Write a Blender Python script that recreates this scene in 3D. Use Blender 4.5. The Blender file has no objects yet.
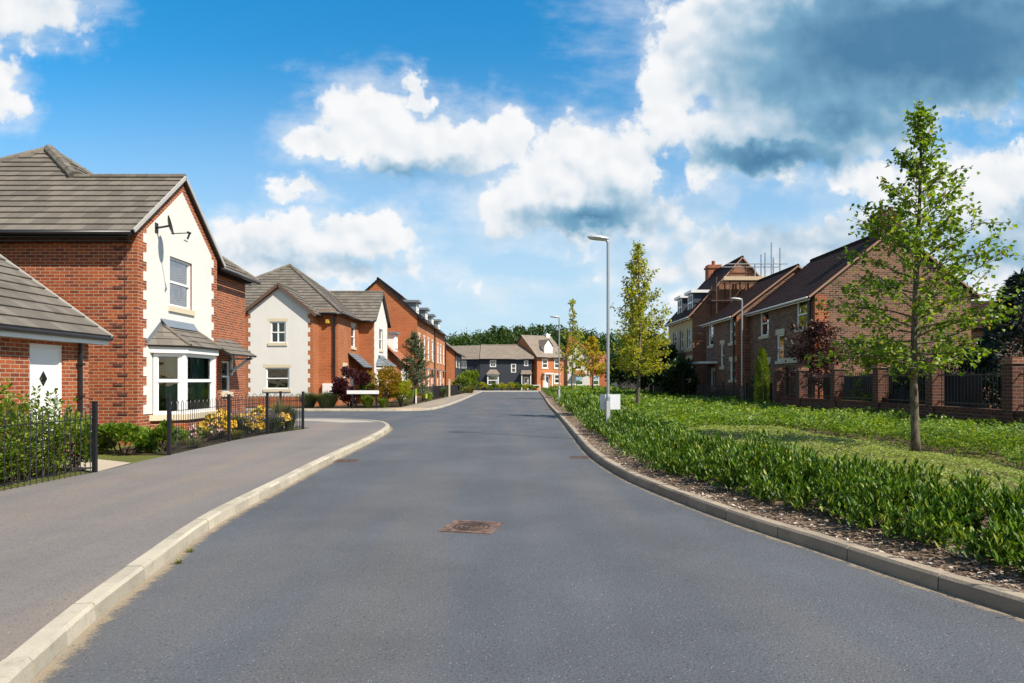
import bpy, math, random
import numpy as np
from mathutils import Vector, Matrix
random.seed(7)
rng = np.random.default_rng(11)
scene = bpy.context.scene
COL = scene.collection
R = math.radians
CAM_H = 1.6

# ------------------------------------------------------------------ objects
LOC = {}


def tag(o, label=None, cat=None, group=None, kind=None):
    if label: o['label'] = label
    if cat: o['category'] = cat
    if group: o['group'] = group
    if kind: o['kind'] = kind
    return o


def thing(name, label, cat, loc=(0, 0, 0), rotz=0.0, group=None, local=False):
    """Empty at the base of a thing; its parts are its children."""
    o = bpy.data.objects.new(name, None)
    o.empty_display_size = 0.3
    COL.objects.link(o)
    o.location = loc
    o.rotation_euler = (0, 0, rotz)
    LOC[o.name] = (0, 0, 0) if local else tuple(loc)
    return tag(o, label, cat, group)


def copy_thing(root, loc, rotz=0.0, scale=1.0, label=None, group=None):
    c = root.copy(); COL.objects.link(c)
    c.location = loc; c.rotation_euler = (0, 0, rotz); c.scale = (scale,) * 3
    if label: c['label'] = label
    if group: c['group'] = group
    LOC[c.name] = LOC.get(root.name, (0, 0, 0))
    for ch in list(root.children):
        d = ch.copy(); COL.objects.link(d); d.parent = c
        for g in list(ch.children):
            e = g.copy(); COL.objects.link(e); e.parent = d
    return c


class MB:
    """collects polygons, builds one mesh object"""
    def __init__(self):
        self.v = []; self.f = []; self.m = []; self.uv = {}

    def poly(self, pts, mi=0, uv=None):
        b = len(self.v)
        self.v.extend([tuple(p) for p in pts])
        if uv is not None: self.uv[len(self.f)] = uv
        self.f.append(tuple(range(b, b + len(pts)))); self.m.append(mi)

    def box(self, x0, x1, y0, y1, z0, z1, mi=0):
        if x0 > x1: x0, x1 = x1, x0
        if y0 > y1: y0, y1 = y1, y0
        P = [(x0, y0, z0), (x1, y0, z0), (x1, y1, z0), (x0, y1, z0), (x0, y0, z1), (x1, y0, z1), (x1, y1, z1), (x0, y1, z1)]
        self.hexa(P, mi)

    def hexa(self, P, mi=0):
        b = len(self.v); self.v.extend([tuple(p) for p in P])
        for f in ((0, 3, 2, 1), (4, 5, 6, 7), (0, 1, 5, 4), (1, 2, 6, 5), (2, 3, 7, 6), (3, 0, 4, 7)):
            self.f.append(tuple(b + i for i in f)); self.m.append(mi)

    def beam(self, a, b, w, h, mi=0, up=(0, 0, 1)):
        a, b = Vector(a), Vector(b); d = (b - a).normalized(); u = Vector(up)
        s = d.cross(u)
        if s.length < 1e-4: s = d.cross(Vector((1, 0, 0)))
        s.normalize(); t = s.cross(d).normalized(); s = s * w / 2; t = t * h / 2
        self.hexa([a - s - t, a + s - t, b + s - t, b - s - t, a - s + t, a + s + t, b + s + t, b - s + t], mi)

    def tube(self, pts, rad, n=8, mi=0, cap=True):
        pts = [Vector(p) for p in pts]
        if not isinstance(rad, (list, tuple)): rad = [rad] * len(pts)
        b0 = len(self.v); side = None
        for i, p in enumerate(pts):
            d = (pts[min(i + 1, len(pts) - 1)] - pts[max(i - 1, 0)]).normalized()
            if side is None:
                side = d.cross(Vector((0.13, 0.98, 0.11)))
                if side.length < .05: side = d.cross(Vector((1, 0, 0)))
            side = (side - d * side.dot(d)).normalized(); up = d.cross(side)
            for k in range(n):
                a = 2 * math.pi * k / n
                self.v.append(tuple(p + (side * math.cos(a) + up * math.sin(a)) * rad[i]))
        for i in range(len(pts) - 1):
            for k in range(n):
                a = b0 + i * n + k; b = b0 + i * n + (k + 1) % n
                self.f.append((a, b, b + n, a + n)); self.m.append(mi)
        if cap:
            self.f.append(tuple(b0 + k for k in reversed(range(n)))); self.m.append(mi)
            e = b0 + (len(pts) - 1) * n
            self.f.append(tuple(e + k for k in range(n))); self.m.append(mi)

    def lathe(self, c, prof, n=16, mi=0):
        """prof: list of (r, z); c: centre"""
        b0 = len(self.v)
        for r, z in prof:
            for k in range(n):
                a = 2 * math.pi * k / n
                self.v.append((c[0] + r * math.cos(a), c[1] + r * math.sin(a), c[2] + z))
        for i in range(len(prof) - 1):
            for k in range(n):
                a = b0 + i * n + k; b = b0 + i * n + (k + 1) % n
                self.f.append((a, b, b + n, a + n)); self.m.append(mi)
        self.f.append(tuple(b0 + k for k in reversed(range(n)))); self.m.append(mi)
        e = b0 + (len(prof) - 1) * n
        self.f.append(tuple(e + k for k in range(n))); self.m.append(mi)

    def build(self, name, mats, parent=None, smooth=False, label=None, kind=None, loc=None):
        if not isinstance(mats, (list, tuple)): mats = [mats]
        off = (0, 0, 0)
        if parent is not None:
            r = parent
            while r.parent is not None: r = r.parent
            off = LOC.get(r.name, (0, 0, 0))
        elif loc is not None:
            off = loc
        me = bpy.data.meshes.new(name)
        V = np.array(self.v, dtype=float) - np.array(off)
        me.from_pydata([tuple(p) for p in V], [], self.f)
        for m in mats: me.materials.append(m)
        me.polygons.foreach_set('material_index', self.m)
        if smooth: me.polygons.foreach_set('use_smooth', [True] * len(self.f))
        uvl = me.uv_layers.new(name='UVMap').data
        Z = Vector((0, 0, 1))
        for p in me.polygons:
            o = self.uv.get(p.index)
            if o is not None:
                for li, c in zip(p.loop_indices, o): uvl[li].uv = c
                continue
            n = p.normal
            if abs(n.z) > .95: t = Vector((1, 0, 0)); s = Vector((0, 1, 0))
            else:
                t = Z.cross(n)
                if t.length < 1e-6: t = Vector((1, 0, 0))
                t.normalize(); s = n.cross(t)
            for li in p.loop_indices:
                co = Vector(self.v[me.loops[li].vertex_index])
                uvl[li].uv = (co.dot(t), co.dot(s))
        ob = bpy.data.objects.new(name, me)
        COL.objects.link(ob)
        if parent is not None: ob.parent = parent
        elif loc is not None: ob.location = loc
        if label: ob['label'] = label
        if kind: ob['kind'] = kind
        return ob


def struct(mb, name, mats, **k):
    o = mb.build(name, mats, **k); o['kind'] = 'structure'; return o


# ------------------------------------------------------------------ materials
class NT:
    def __init__(self, tree): self.t = tree; self.n = tree.nodes; self.l = tree.links

    def node(self, typ, **kw):
        x = self.n.new(typ)
        for k, v in kw.items(): setattr(x, k, v)
        return x

    def put(self, sock, v):
        if hasattr(v, 'links') or isinstance(v, bpy.types.NodeSocket): self.l.new(v, sock)
        elif isinstance(v, (tuple, list)) and len(v) == 3 and sock.type == 'RGBA': sock.default_value = (*v, 1)
        else: sock.default_value = v

    def M(self, op, a, b=0.0, c=None, clamp=False):
        x = self.node('ShaderNodeMath', operation=op); x.use_clamp = clamp
        self.put(x.inputs[0], a); self.put(x.inputs[1], b)
        if c is not None: self.put(x.inputs[2], c)
        return x.outputs[0]

    def V(self, op, a, b=(0, 0, 0)):
        x = self.node('ShaderNodeVectorMath', operation=op)
        self.put(x.inputs[0], a); self.put(x.inputs[1], b)
        return x.outputs['Value'] if op in ('LENGTH', 'DOT_PRODUCT', 'DISTANCE') else x.outputs[0]

    def mix(self, f, a, b, mode='MIX'):
        x = self.node('ShaderNodeMix', data_type='RGBA', blend_type=mode)
        self.put(x.inputs[0], f); self.put(x.inputs[6], a); self.put(x.inputs[7], b)
        return x.outputs[2]

    def step(self, v, a, b, to0=0.0, to1=1.0):
        x = self.node('ShaderNodeMapRange', interpolation_type='SMOOTHSTEP')
        self.put(x.inputs[0], v); x.inputs[1].default_value = a; x.inputs[2].default_value = b
        x.inputs[3].default_value = to0; x.inputs[4].default_value = to1
        return x.outputs[0]

    def noise(self, vec, scale, detail=4, rough=.55, out='Fac', dist=0.0, dim='3D'):
        x = self.node('ShaderNodeTexNoise', noise_dimensions=dim)
        self.put(x.inputs['Vector'], vec); x.inputs['Scale'].default_value = scale
        x.inputs['Detail'].default_value = detail; x.inputs['Roughness'].default_value = rough
        x.inputs['Distortion'].default_value = dist
        return x.outputs[out]

    def bump(self, h, dist, strength=1.0):
        x = self.node('ShaderNodeBump'); self.put(x.inputs['Height'], h)
        x.inputs['Distance'].default_value = dist; x.inputs['Strength'].default_value = strength
        return x.outputs[0]


def new_mat(name):
    m = bpy.data.materials.new(name); m.use_nodes = True
    nt = NT(m.node_tree); bs = nt.n['Principled BSDF']
    return m, nt, bs


def coords(nt, kind='Object'):
    return nt.node('ShaderNodeTexCoord').outputs[kind]


def world_pos(nt):
    return nt.node('ShaderNodeNewGeometry').outputs['Position']


def plain(name, col, rough=.6, metal=0.0, var=.12, scale=3.0, spec=.5, bump=0.0):
    m, nt, bs = new_mat(name)
    p = world_pos(nt)
    n = nt.noise(p, scale, 5)
    n2 = nt.noise(p, scale * 9, 3)
    f = nt.M('MULTIPLY_ADD', nt.M('ADD', nt.M('MULTIPLY', n, .65), nt.M('MULTIPLY', n2, .35)), 2 * var, 1 - var)
    c = nt.V('MULTIPLY', tuple(col), nt.node('ShaderNodeCombineXYZ').outputs[0])
    cx = c.node.inputs[1].links[0].from_node
    for i in range(3): nt.put(cx.inputs[i], f)
    nt.put(bs.inputs['Base Color'], c)
    bs.inputs['Roughness'].default_value = rough; bs.inputs['Metallic'].default_value = metal
    bs.inputs['Specular IOR Level'].default_value = spec
    if bump: nt.put(bs.inputs['Normal'], nt.bump(n2, bump))
    return m


def scale_col(nt, col, f):
    x = nt.node('ShaderNodeCombineXYZ')
    for i in range(3): nt.put(x.inputs[i], f)
    return nt.V('MULTIPLY', col, x.outputs[0])


def brick(name, c1, c2, mortar, bw=.225, bh=.075, ms=.011, dark=.5, darkcol=(.10, .035, .025), rough=.85):
    m, nt, bs = new_mat(name)
    uv = coords(nt, 'UV')
    b = nt.node('ShaderNodeTexBrick'); b.offset = .5
    nt.put(b.inputs['Vector'], uv)
    b.inputs['Color1'].default_value = (*c1, 1); b.inputs['Color2'].default_value = (*c2, 1)
    b.inputs['Mortar'].default_value = (*mortar, 1)
    b.inputs['Scale'].default_value = 1; b.inputs['Mortar Size'].default_value = ms
    b.inputs['Mortar Smooth'].default_value = .2; b.inputs['Bias'].default_value = 0
    b.inputs['Brick Width'].default_value = bw; b.inputs['Row Height'].default_value = bh
    # second pass on the same bond picks out darker burnt bricks
    b2 = nt.node('ShaderNodeTexBrick'); b2.offset = .5
    nt.put(b2.inputs['Vector'], nt.V('ADD', uv, (bw * 38, bh * 52, 0)))
    b2.inputs['Color1'].default_value = (0, 0, 0, 1); b2.inputs['Color2'].default_value = (1, 1, 1, 1)
    b2.inputs['Mortar'].default_value = (0, 0, 0, 1)
    b2.inputs['Scale'].default_value = 1; b2.inputs['Mortar Size'].default_value = ms
    b2.inputs['Brick Width'].default_value = bw; b2.inputs['Row Height'].default_value = bh
    b2.inputs['Mortar Smooth'].default_value = .2
    d = nt.step(b2.outputs['Color'], .62, .8, 0, dark)
    c = nt.mix(d, b.outputs['Color'], darkcol)
    p = world_pos(nt)
    f = nt.M('MULTIPLY_ADD', nt.noise(p, .9, 5), .5, .75)
    f2 = nt.M('MULTIPLY_ADD', nt.noise(p, 30, 3), .3, .85)
    c = scale_col(nt, c, nt.M('MULTIPLY', f, f2))
    nt.put(bs.inputs['Base Color'], c); bs.inputs['Roughness'].default_value = rough
    bs.inputs['Specular IOR Level'].default_value = .25
    nt.put(bs.inputs['Normal'], nt.bump(nt.M('SUBTRACT', nt.noise(p, 40, 2), nt.M('MULTIPLY', b.outputs['Fac'], 1.5)), .012, .8))
    return m


def tilemat(name, c1, c2, w=.30, h=.32, joint=(.03, .03, .03), rough=.75, lich=.25, lichcol=(.3, .29, .22), spec=.3):
    m, nt, bs = new_mat(name)
    uv = coords(nt, 'UV')
    b = nt.node('ShaderNodeTexBrick'); b.offset = .5
    nt.put(b.inputs['Vector'], uv)
    b.inputs['Color1'].default_value = (*c1, 1); b.inputs['Color2'].default_value = (*c2, 1)
    b.inputs['Mortar'].default_value = (*joint, 1)
    b.inputs['Scale'].default_value = 1; b.inputs['Mortar Size'].default_value = .003
    b.inputs['Mortar Smooth'].default_value = .1
    b.inputs['Brick Width'].default_value = w; b.inputs['Row Height'].default_value = h
    p = world_pos(nt)
    f = nt.M('MULTIPLY_ADD', nt.noise(p, 1.1, 6, .6), .6, .7)
    c = scale_col(nt, b.outputs['Color'], f)
    s = nt.step(nt.noise(p, 7, 6, .7), .6, .72, 0, lich)
    c = nt.mix(s, c, lichcol)
    nt.put(bs.inputs['Base Color'], c); bs.inputs['Roughness'].default_value = rough
    bs.inputs['Specular IOR Level'].default_value = spec
    nt.put(bs.inputs['Normal'], nt.bump(nt.noise(p, 60, 3), .004, .6))
    return m


def leafmat(name, c1, c2, c3=None, trans=.35, rough=.45, tcol=None, spec=.4, f3=.12):
    """leaf colour varies leaf by leaf"""
    m, nt, bs = new_mat(name)
    g = nt.node('ShaderNodeNewGeometry')
    rnd = g.outputs['Random Per Island']
    p = g.outputs['Position']
    k = nt.M('ADD', nt.M('MULTIPLY', rnd, .6), nt.M('MULTIPLY', nt.noise(p, 1.6, 3), .4))
    c = nt.mix(nt.step(k, .2, .8), tuple(c1), tuple(c2))
    if c3 is not None:
        r2 = nt.M('FRACT', nt.M('MULTIPLY', rnd, 37.7))
        c = nt.mix(nt.M('LESS_THAN', r2, f3), c, tuple(c3))
    nt.put(bs.inputs['Base Color'], c)
    bs.inputs['Roughness'].default_value = rough
    bs.inputs['Specular IOR Level'].default_value = spec
    t = nt.node('ShaderNodeBsdfTranslucent')
    tc = nt.V('MULTIPLY', c, tcol or (1.5, 1.5, .6)); nt.put(t.inputs['Color'], tc)
    mx = nt.node('ShaderNodeMixShader'); mx.inputs[0].default_value = trans
    nt.l.new(bs.outputs[0], mx.inputs[1]); nt.l.new(t.outputs[0], mx.inputs[2])
    nt.l.new(mx.outputs[0], nt.n['Material Output'].inputs['Surface'])
    return m


def render_mat(name, col):
    m, nt, bs = new_mat(name)
    p = world_pos(nt)
    sp = nt.node('ShaderNodeSeparateXYZ'); nt.put(sp.inputs[0], p)
    st = nt.node('ShaderNodeCombineXYZ')
    nt.put(st.inputs[0], nt.M('MULTIPLY', sp.outputs[0], 2.2)); nt.put(st.inputs[1], nt.M('MULTIPLY', sp.outputs[1], 2.2))
    nt.put(st.inputs[2], nt.M('MULTIPLY', sp.outputs[2], .25))
    f = nt.M('MULTIPLY_ADD', nt.noise(st.outputs[0], 1.0, 6, .6), .12, .93)
    f = nt.M('MULTIPLY', f, nt.M('MULTIPLY_ADD', nt.noise(p, 1.2, 4), .1, .95))
    nt.put(bs.inputs['Base Color'], scale_col(nt, tuple(col), f))
    bs.inputs['Roughness'].default_value = .9; bs.inputs['Specular IOR Level'].default_value = .15
    nt.put(bs.inputs['Normal'], nt.bump(nt.noise(p, 90, 3), .003, .5))
    return m


def glass_mat(name='window_glass', ior=1.9):
    m, nt, bs = new_mat(name)
    tr = nt.node('ShaderNodeBsdfTransparent'); tr.inputs[0].default_value = (.7, .78, .78, 1)
    gl = nt.node('ShaderNodeBsdfGlossy'); gl.inputs['Roughness'].default_value = .02
    gl.inputs['Color'].default_value = (.95, .97, 1, 1)
    p = world_pos(nt)
    nrm = nt.bump(nt.noise(p, 1.8, 2), .02, .35)
    nt.put(gl.inputs['Normal'], nrm)
    fr = nt.node('ShaderNodeFresnel'); fr.inputs[0].default_value = ior; nt.put(fr.inputs['Normal'], nrm)
    mx = nt.node('ShaderNodeMixShader'); nt.put(mx.inputs[0], fr.outputs[0])
    nt.l.new(tr.outputs[0], mx.inputs[1]); nt.l.new(gl.outputs[0], mx.inputs[2])
    nt.l.new(mx.outputs[0], nt.n['Material Output'].inputs['Surface'])
    return m


def asphalt(name, col, speck=.5, blot=.22, tint=(1.10, 1.0, .88), stain=None):
    m, nt, bs = new_mat(name)
    p = world_pos(nt)
    fine = nt.noise(p, 62, 2, .8)
    mid = nt.noise(p, 22, 3, .6)
    big = nt.noise(p, .55, 5, .6)
    # wheel-polished bands running along the street
    sp = nt.node('ShaderNodeSeparateXYZ'); nt.put(sp.inputs[0], p)
    st = nt.node('ShaderNodeCombineXYZ')
    nt.put(st.inputs[0], sp.outputs[0]); nt.put(st.inputs[1], nt.M('MULTIPLY', sp.outputs[1], .09))
    band = nt.noise(st.outputs[0], .85, 3)
    f = nt.M('MULTIPLY_ADD', fine, speck, 1 - speck / 2)
    f = nt.M('MULTIPLY', f, nt.M('MULTIPLY_ADD', mid, .3, .85))
    f = nt.M('MULTIPLY', f, nt.step(big, .3, .7, 1 - blot * .55, 1 + blot * .55))
    f = nt.M('MULTIPLY', f, nt.step(band, .34, .66, .92, 1.08))
    c = scale_col(nt, tuple(col), f)
    c = nt.mix(nt.step(band, .45, .66, 0, .8), c, nt.V('MULTIPLY', c, tuple(tint)))
    v = nt.node('ShaderNodeTexVoronoi'); nt.put(v.inputs['Vector'], p); v.inputs['Scale'].default_value = 55
    s1 = nt.M('LESS_THAN', v.outputs['Distance'], .2)
    sr = nt.node('ShaderNodeSeparateColor'); nt.put(sr.inputs[0], v.outputs['Color'])
    s = nt.M('MULTIPLY', s1, nt.M('GREATER_THAN', sr.outputs[0], .9))
    c = nt.mix(nt.M('MULTIPLY', s, .75), c, (.42, .40, .37))
    d = nt.M('MULTIPLY', nt.M('LESS_THAN', v.outputs['Distance'], .35), nt.M('LESS_THAN', sr.outputs[1], .12))
    c = nt.mix(nt.M('MULTIPLY', d, .6), c, (.02, .02, .022))
    nt.put(bs.inputs['Base Color'], c); bs.inputs['Roughness'].default_value = .82
    bs.inputs['Specular IOR Level'].default_value = .35
    nt.put(bs.inputs['Normal'], nt.bump(nt.M('ADD', fine, nt.M('MULTIPLY', v.outputs['Distance'], .6)), .006, .7))
    return m


def soilmat(name, cols, scale=25):
    m, nt, bs = new_mat(name)
    p = world_pos(nt)
    n = nt.noise(p, scale, 6, .75)
    c = nt.mix(nt.step(n, .35, .6), cols[0], cols[1])
    c = nt.mix(nt.step(nt.noise(p, scale * 3, 3, .7), .55, .7), c, cols[2])
    c = scale_col(nt, c, nt.M('MULTIPLY_ADD', nt.noise(p, .8, 4), .6, .7))
    nt.put(bs.inputs['Base Color'], c); bs.inputs['Roughness'].default_value = .95
    bs.inputs['Specular IOR Level'].default_value = .1
    nt.put(bs.inputs['Normal'], nt.bump(n, .04, 1))
    return m


def weatherboard(name, col):
    m, nt, bs = new_mat(name)
    uv = coords(nt, 'UV')
    sp = nt.node('ShaderNodeSeparateXYZ'); nt.put(sp.inputs[0], uv)
    fr = nt.M('FRACT', nt.M('DIVIDE', sp.outputs[1], .15))
    c = scale_col(nt, tuple(col), nt.M('MULTIPLY_ADD', nt.noise(world_pos(nt), 4, 4), .4, .8))
    nt.put(bs.inputs['Base Color'], c); bs.inputs['Roughness'].default_value = .5
    nt.put(bs.inputs['Normal'], nt.bump(nt.M('SUBTRACT', 1.0, fr), .03, 1))
    return m


def barkmat(name, c1, c2):
    m, nt, bs = new_mat(name)
    p = world_pos(nt)
    sp = nt.node('ShaderNodeSeparateXYZ'); nt.put(sp.inputs[0], p)
    st = nt.node('ShaderNodeCombineXYZ')
    nt.put(st.inputs[0], nt.M('MULTIPLY', sp.outputs[0], 30)); nt.put(st.inputs[1], nt.M('MULTIPLY', sp.outputs[1], 30))
    nt.put(st.inputs[2], nt.M('MULTIPLY', sp.outputs[2], 7))
    n = nt.noise(st.outputs[0], 1, 5, .65)
    nt.put(bs.inputs['Base Color'], nt.mix(nt.step(n, .35, .65), c1, c2))
    bs.inputs['Roughness'].default_value = .9
    nt.put(bs.inputs['Normal'], nt.bump(n, .02, .8))
    return m


def rustmat(name, c1, c2, ring=False):
    m, nt, bs = new_mat(name)
    p = world_pos(nt)
    n = nt.noise(p, 14, 6, .7)
    nt.put(bs.inputs['Base Color'], nt.mix(nt.step(n, .35, .65), c1, c2))
    bs.inputs['Roughness'].default_value = .75; bs.inputs['Metallic'].default_value = .15
    nt.put(bs.inputs['Normal'], nt.bump(n, .004, .6))
    return m


M = {}
M['brick_red'] = brick('red_brick', (.40, .098, .03), (.27, .058, .022), (.44, .31, .21), ms=.009, dark=.68, darkcol=(.15, .04, .026))
M['brick_orange'] = brick('orange_brick', (.46, .125, .034), (.38, .092, .028), (.42, .25, .14), dark=.2, darkcol=(.25, .07, .035))
M['brick_brown'] = brick('brown_multi_brick', (.27, .118, .066), (.13, .057, .037), (.30, .24, .18), dark=.7, darkcol=(.04, .022, .02))
M['brick_mid'] = brick('dull_red_brick', (.32, .125, .07), (.23, .085, .05), (.36, .26, .19), dark=.4)
M['brick_wall'] = brick('garden_wall_brick', (.135, .045, .028), (.085, .03, .021), (.16, .12, .09), dark=.5, darkcol=(.08, .035, .03))
M['brick_far'] = brick('bright_orange_brick', (.55, .16, .045), (.48, .13, .04), (.5, .3, .18), dark=.15)
M['render_white'] = render_mat('cream_white_render', (.70, .675, .63))
M['render_cream'] = render_mat('cream_render', (.62, .49, .27))
M['tile_grey'] = tilemat('grey_roof_tile', (.185, .163, .135), (.125, .11, .091))
M['tile_brown'] = tilemat('brown_roof_tile', (.045, .021, .015), (.032, .016, .012), w=.165, h=.1, spec=.08, lich=.04, lichcol=(.15, .12, .08))
M['tile_taupe'] = tilemat('taupe_roof_tile', (.27, .22, .175), (.23, .19, .15), lich=.1)
M['tile_red'] = tilemat('red_clay_tile', (.42, .17, .09), (.34, .12, .065), w=.165, h=.1, lich=.1)
M['slate'] = tilemat('slate_tile', (.17, .19, .21), (.12, .135, .15), w=.25, h=.2, lich=.05)
M['lead_dark'] = plain('dark_lead_sheet', (.045, .055, .075), .5)
M['lead'] = plain('lead_sheet', (.22, .25, .28), .45, .3)
M['upvc'] = plain('white_window_frame', (.83, .84, .83), .3, var=.03)
M['paint_white'] = plain('white_gloss_paint', (.80, .80, .78), .35, var=.05)
M['stone'] = plain('cast_stone', (.62, .53, .38), .85, var=.12, scale=5, bump=.004)
M['black'] = plain('black_plastic', (.012, .012, .014), .35, var=.2)
M['iron'] = plain('black_railing_paint', (.012, .013, .018), .4, var=.2)
M['galv'] = plain('galvanised_steel', (.42, .45, .48), .42, .65, var=.12, scale=8)
M['galv_lamp'] = plain('grey_lamp_housing', (.55, .57, .58), .4, .2, var=.08)
M['lampglass'] = plain('lamp_diffuser', (.75, .76, .74), .2, var=.03)
M['concrete'] = None
M['glass'] = glass_mat()
M['glass_blue'] = glass_mat('reflective_window_glass', 5.5)
M['curtain'] = plain('pale_curtain', (.55, .57, .55), .95, var=.15, scale=4)
M['roomwall'] = plain('room_wall', (.25, .27, .25), .95)
M['curtain_green'] = plain('green_curtain', (.16, .28, .24), .95, var=.15)
M['weatherboard'] = weatherboard('navy_weatherboard', (.022, .028, .038))
M['wood_dark'] = plain('dark_fence_boards', (.02, .017, .015), .8, var=.4, scale=6)
M['wood'] = plain('pale_timber', (.45, .33, .2), .8, var=.3, scale=9)
M['plank'] = plain('scaffold_planks', (.55, .42, .28), .85, var=.3, scale=6)
M['yellow'] = plain('yellow_plastic', (.5, .34, .05), .5, var=.08)
M['signback'] = plain('pale_sign_back', (.74, .76, .80), .45, var=.04)
M['rust'] = rustmat('rusty_iron', (.07, .04, .03), (.16, .09, .06))
M['rust_dark'] = rustmat('dark_rusty_iron', (.05, .03, .025), (.16, .08, .05))
M['asphalt'] = asphalt('road_asphalt', (.092, .099, .112), speck=1.5)
M['pave'] = asphalt('pavement_asphalt', (.182, .166, .158), speck=.7, blot=.12)
M['tactile'] = plain('buff_tactile_paving', (.50, .34, .2), .9, var=.15, scale=6)
M['paving'] = plain('buff_paving', (.42, .36, .28), .9, var=.2, scale=5)
M['pave_far'] = asphalt('pale_pavement', (.27, .235, .195), speck=.5, blot=.12)
M['paleroad'] = plain('pale_block_paving', (.36, .33, .28), .9, var=.15, scale=3)
M['soil'] = soilmat('bark_and_soil', ((.10, .066, .044), (.29, .21, .15), (.48, .39, .30)))
M['earth'] = soilmat('garden_earth', ((.04, .03, .018), (.07, .055, .03), (.12, .1, .06)))
M['chip'] = leafmat('bark_chips', (.13, .08, .055), (.42, .33, .26), (.6, .52, .43), trans=0, rough=.9, spec=.1, f3=.15)
M['grassbase'] = soilmat('rough_grass_ground', ((.03, .055, .012), (.06, .1, .022), (.1, .12, .04)))
M['lawn'] = soilmat('lawn_ground', ((.07, .1, .02), (.16, .17, .05), (.22, .2, .08)))
M['bark'] = barkmat('tree_bark', (.065, .052, .036), (.19, .155, .105))
M['barkdark'] = barkmat('dark_bark', (.03, .022, .016), (.09, .065, .045))
M['l_maple'] = leafmat('young_tree_leaves', (.085, .15, .014), (.22, .32, .028), (.30, .26, .03), trans=.5, f3=.06)
M['l_yellow'] = leafmat('yellow_green_leaves', (.21, .25, .02), (.42, .43, .035), (.40, .25, .03), trans=.5, f3=.1)
M['l_gold'] = leafmat('golden_leaves', (.34, .27, .02), (.52, .42, .03), (.45, .25, .03), trans=.5, f3=.15)
M['l_laurel'] = leafmat('laurel_leaves', (.036, .095, .010), (.14, .245, .02), (.28, .33, .04), trans=.32, rough=.42, spec=.35, f3=.12)
M['l_cover'] = leafmat('bright_ground_cover_leaves', (.06, .135, .013), (.22, .32, .025), (.28, .32, .04), trans=.4, f3=.1)
M['l_mat'] = leafmat('pale_mat_leaves', (.17, .24, .045), (.30, .35, .075), (.33, .33, .14), trans=.3, f3=.12)
M['l_green'] = leafmat('shrub_leaves', (.07, .135, .014), (.20, .28, .026), (.28, .31, .03), trans=.45, f3=.1)
M['l_bright'] = leafmat('bright_shrub_leaves', (.09, .16, .016), (.2, .28, .03), (.3, .31, .05), trans=.4, f3=.12)
M['l_dark'] = leafmat('dark_evergreen_leaves', (.010, .026, .008), (.026, .055, .013), trans=.12, rough=.5)
M['l_mid'] = leafmat('woodland_leaves', (.024, .055, .010), (.065, .115, .018), trans=.25, rough=.6)
M['l_purple'] = leafmat('purple_leaves', (.04, .014, .02), (.09, .026, .032), (.15, .04, .035), trans=.35, tcol=(1.6, .8, .8))
M['l_maroon'] = leafmat('brown_red_leaves', (.030, .012, .012), (.065, .024, .018), (.10, .04, .02), trans=.25, tcol=(1.5, .9, .7))
M['l_orange'] = leafmat('orange_yellow_leaves', (.22, .17, .02), (.38, .25, .03), (.42, .13, .03), trans=.35)
M['l_grey'] = leafmat('grey_green_leaves', (.07, .10, .05), (.15, .18, .09), trans=.25)
M['l_blue'] = leafmat('blue_grey_needles', (.012, .032, .026), (.035, .065, .05), trans=.1)
M['l_eucal'] = leafmat('grey_blue_leaves', (.055, .09, .05), (.13, .17, .10), (.18, .18, .06), trans=.25)
M['l_grassy'] = leafmat('grass_blades', (.12, .15, .03), (.27, .27, .07), (.36, .31, .14), trans=.35)
M['f_yellow'] = leafmat('yellow_flowers', (.62, .38, .02), (.72, .48, .03), (.55, .2, .02), trans=.2)
M['f_pink'] = leafmat('pink_flowers', (.5, .2, .25), (.6, .35, .35), (.7, .6, .55), trans=.25)
M['f_violet'] = leafmat('lavender_flowers', (.15, .12, .28), (.24, .2, .38), trans=.2)


def concrete(name, col):
    m, nt, bs = new_mat(name)
    p = world_pos(nt)
    c = scale_col(nt, tuple(col), nt.M('MULTIPLY', nt.M('MULTIPLY_ADD', nt.noise(p, 2.2, 6, .65), .5, .75), nt.M('MULTIPLY_ADD', nt.noise(p, 60, 3), .3, .85)))
    s = nt.step(nt.noise(p, 5, 6, .7), .52, .68, 0, .45)
    c = nt.mix(s, c, (col[0] * .5, col[1] * .47, col[2] * .4))
    rnd = nt.node('ShaderNodeNewGeometry').outputs['Random Per Island']
    c = scale_col(nt, c, nt.M('MULTIPLY_ADD', rnd, .34, .80))
    nt.put(bs.inputs['Base Color'], c); bs.inputs['Roughness'].default_value = .9
    nt.put(bs.inputs['Normal'], nt.bump(nt.noise(p, 50, 4), .005, .7))
    return m


M['concrete'] = concrete('kerb_concrete', (.43, .385, .30))
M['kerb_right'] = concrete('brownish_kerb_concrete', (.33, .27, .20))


def gritmat():
    m, nt, bs = new_mat('sandy_grit')
    p = world_pos(nt)
    uv = nt.node('ShaderNodeSeparateXYZ'); nt.put(uv.inputs[0], coords(nt, 'UV'))
    n = nt.noise(p, 6, 6, .75); n2 = nt.noise(p, 70, 3, .7)
    a = nt.M('SUBTRACT', nt.M('ADD', nt.M('MULTIPLY', n, .9), nt.M('MULTIPLY', n2, .5)), nt.M('MULTIPLY', uv.outputs[1], .75))
    al = nt.step(a, .30, .62, 0, .7)
    c = nt.mix(n2, (.30, .23, .15), (.46, .38, .27))
    nt.put(bs.inputs['Base Color'], c); bs.inputs['Roughness'].default_value = .95
    nt.put(bs.inputs['Alpha'], al)
    return m


M['grit'] = gritmat()


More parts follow.
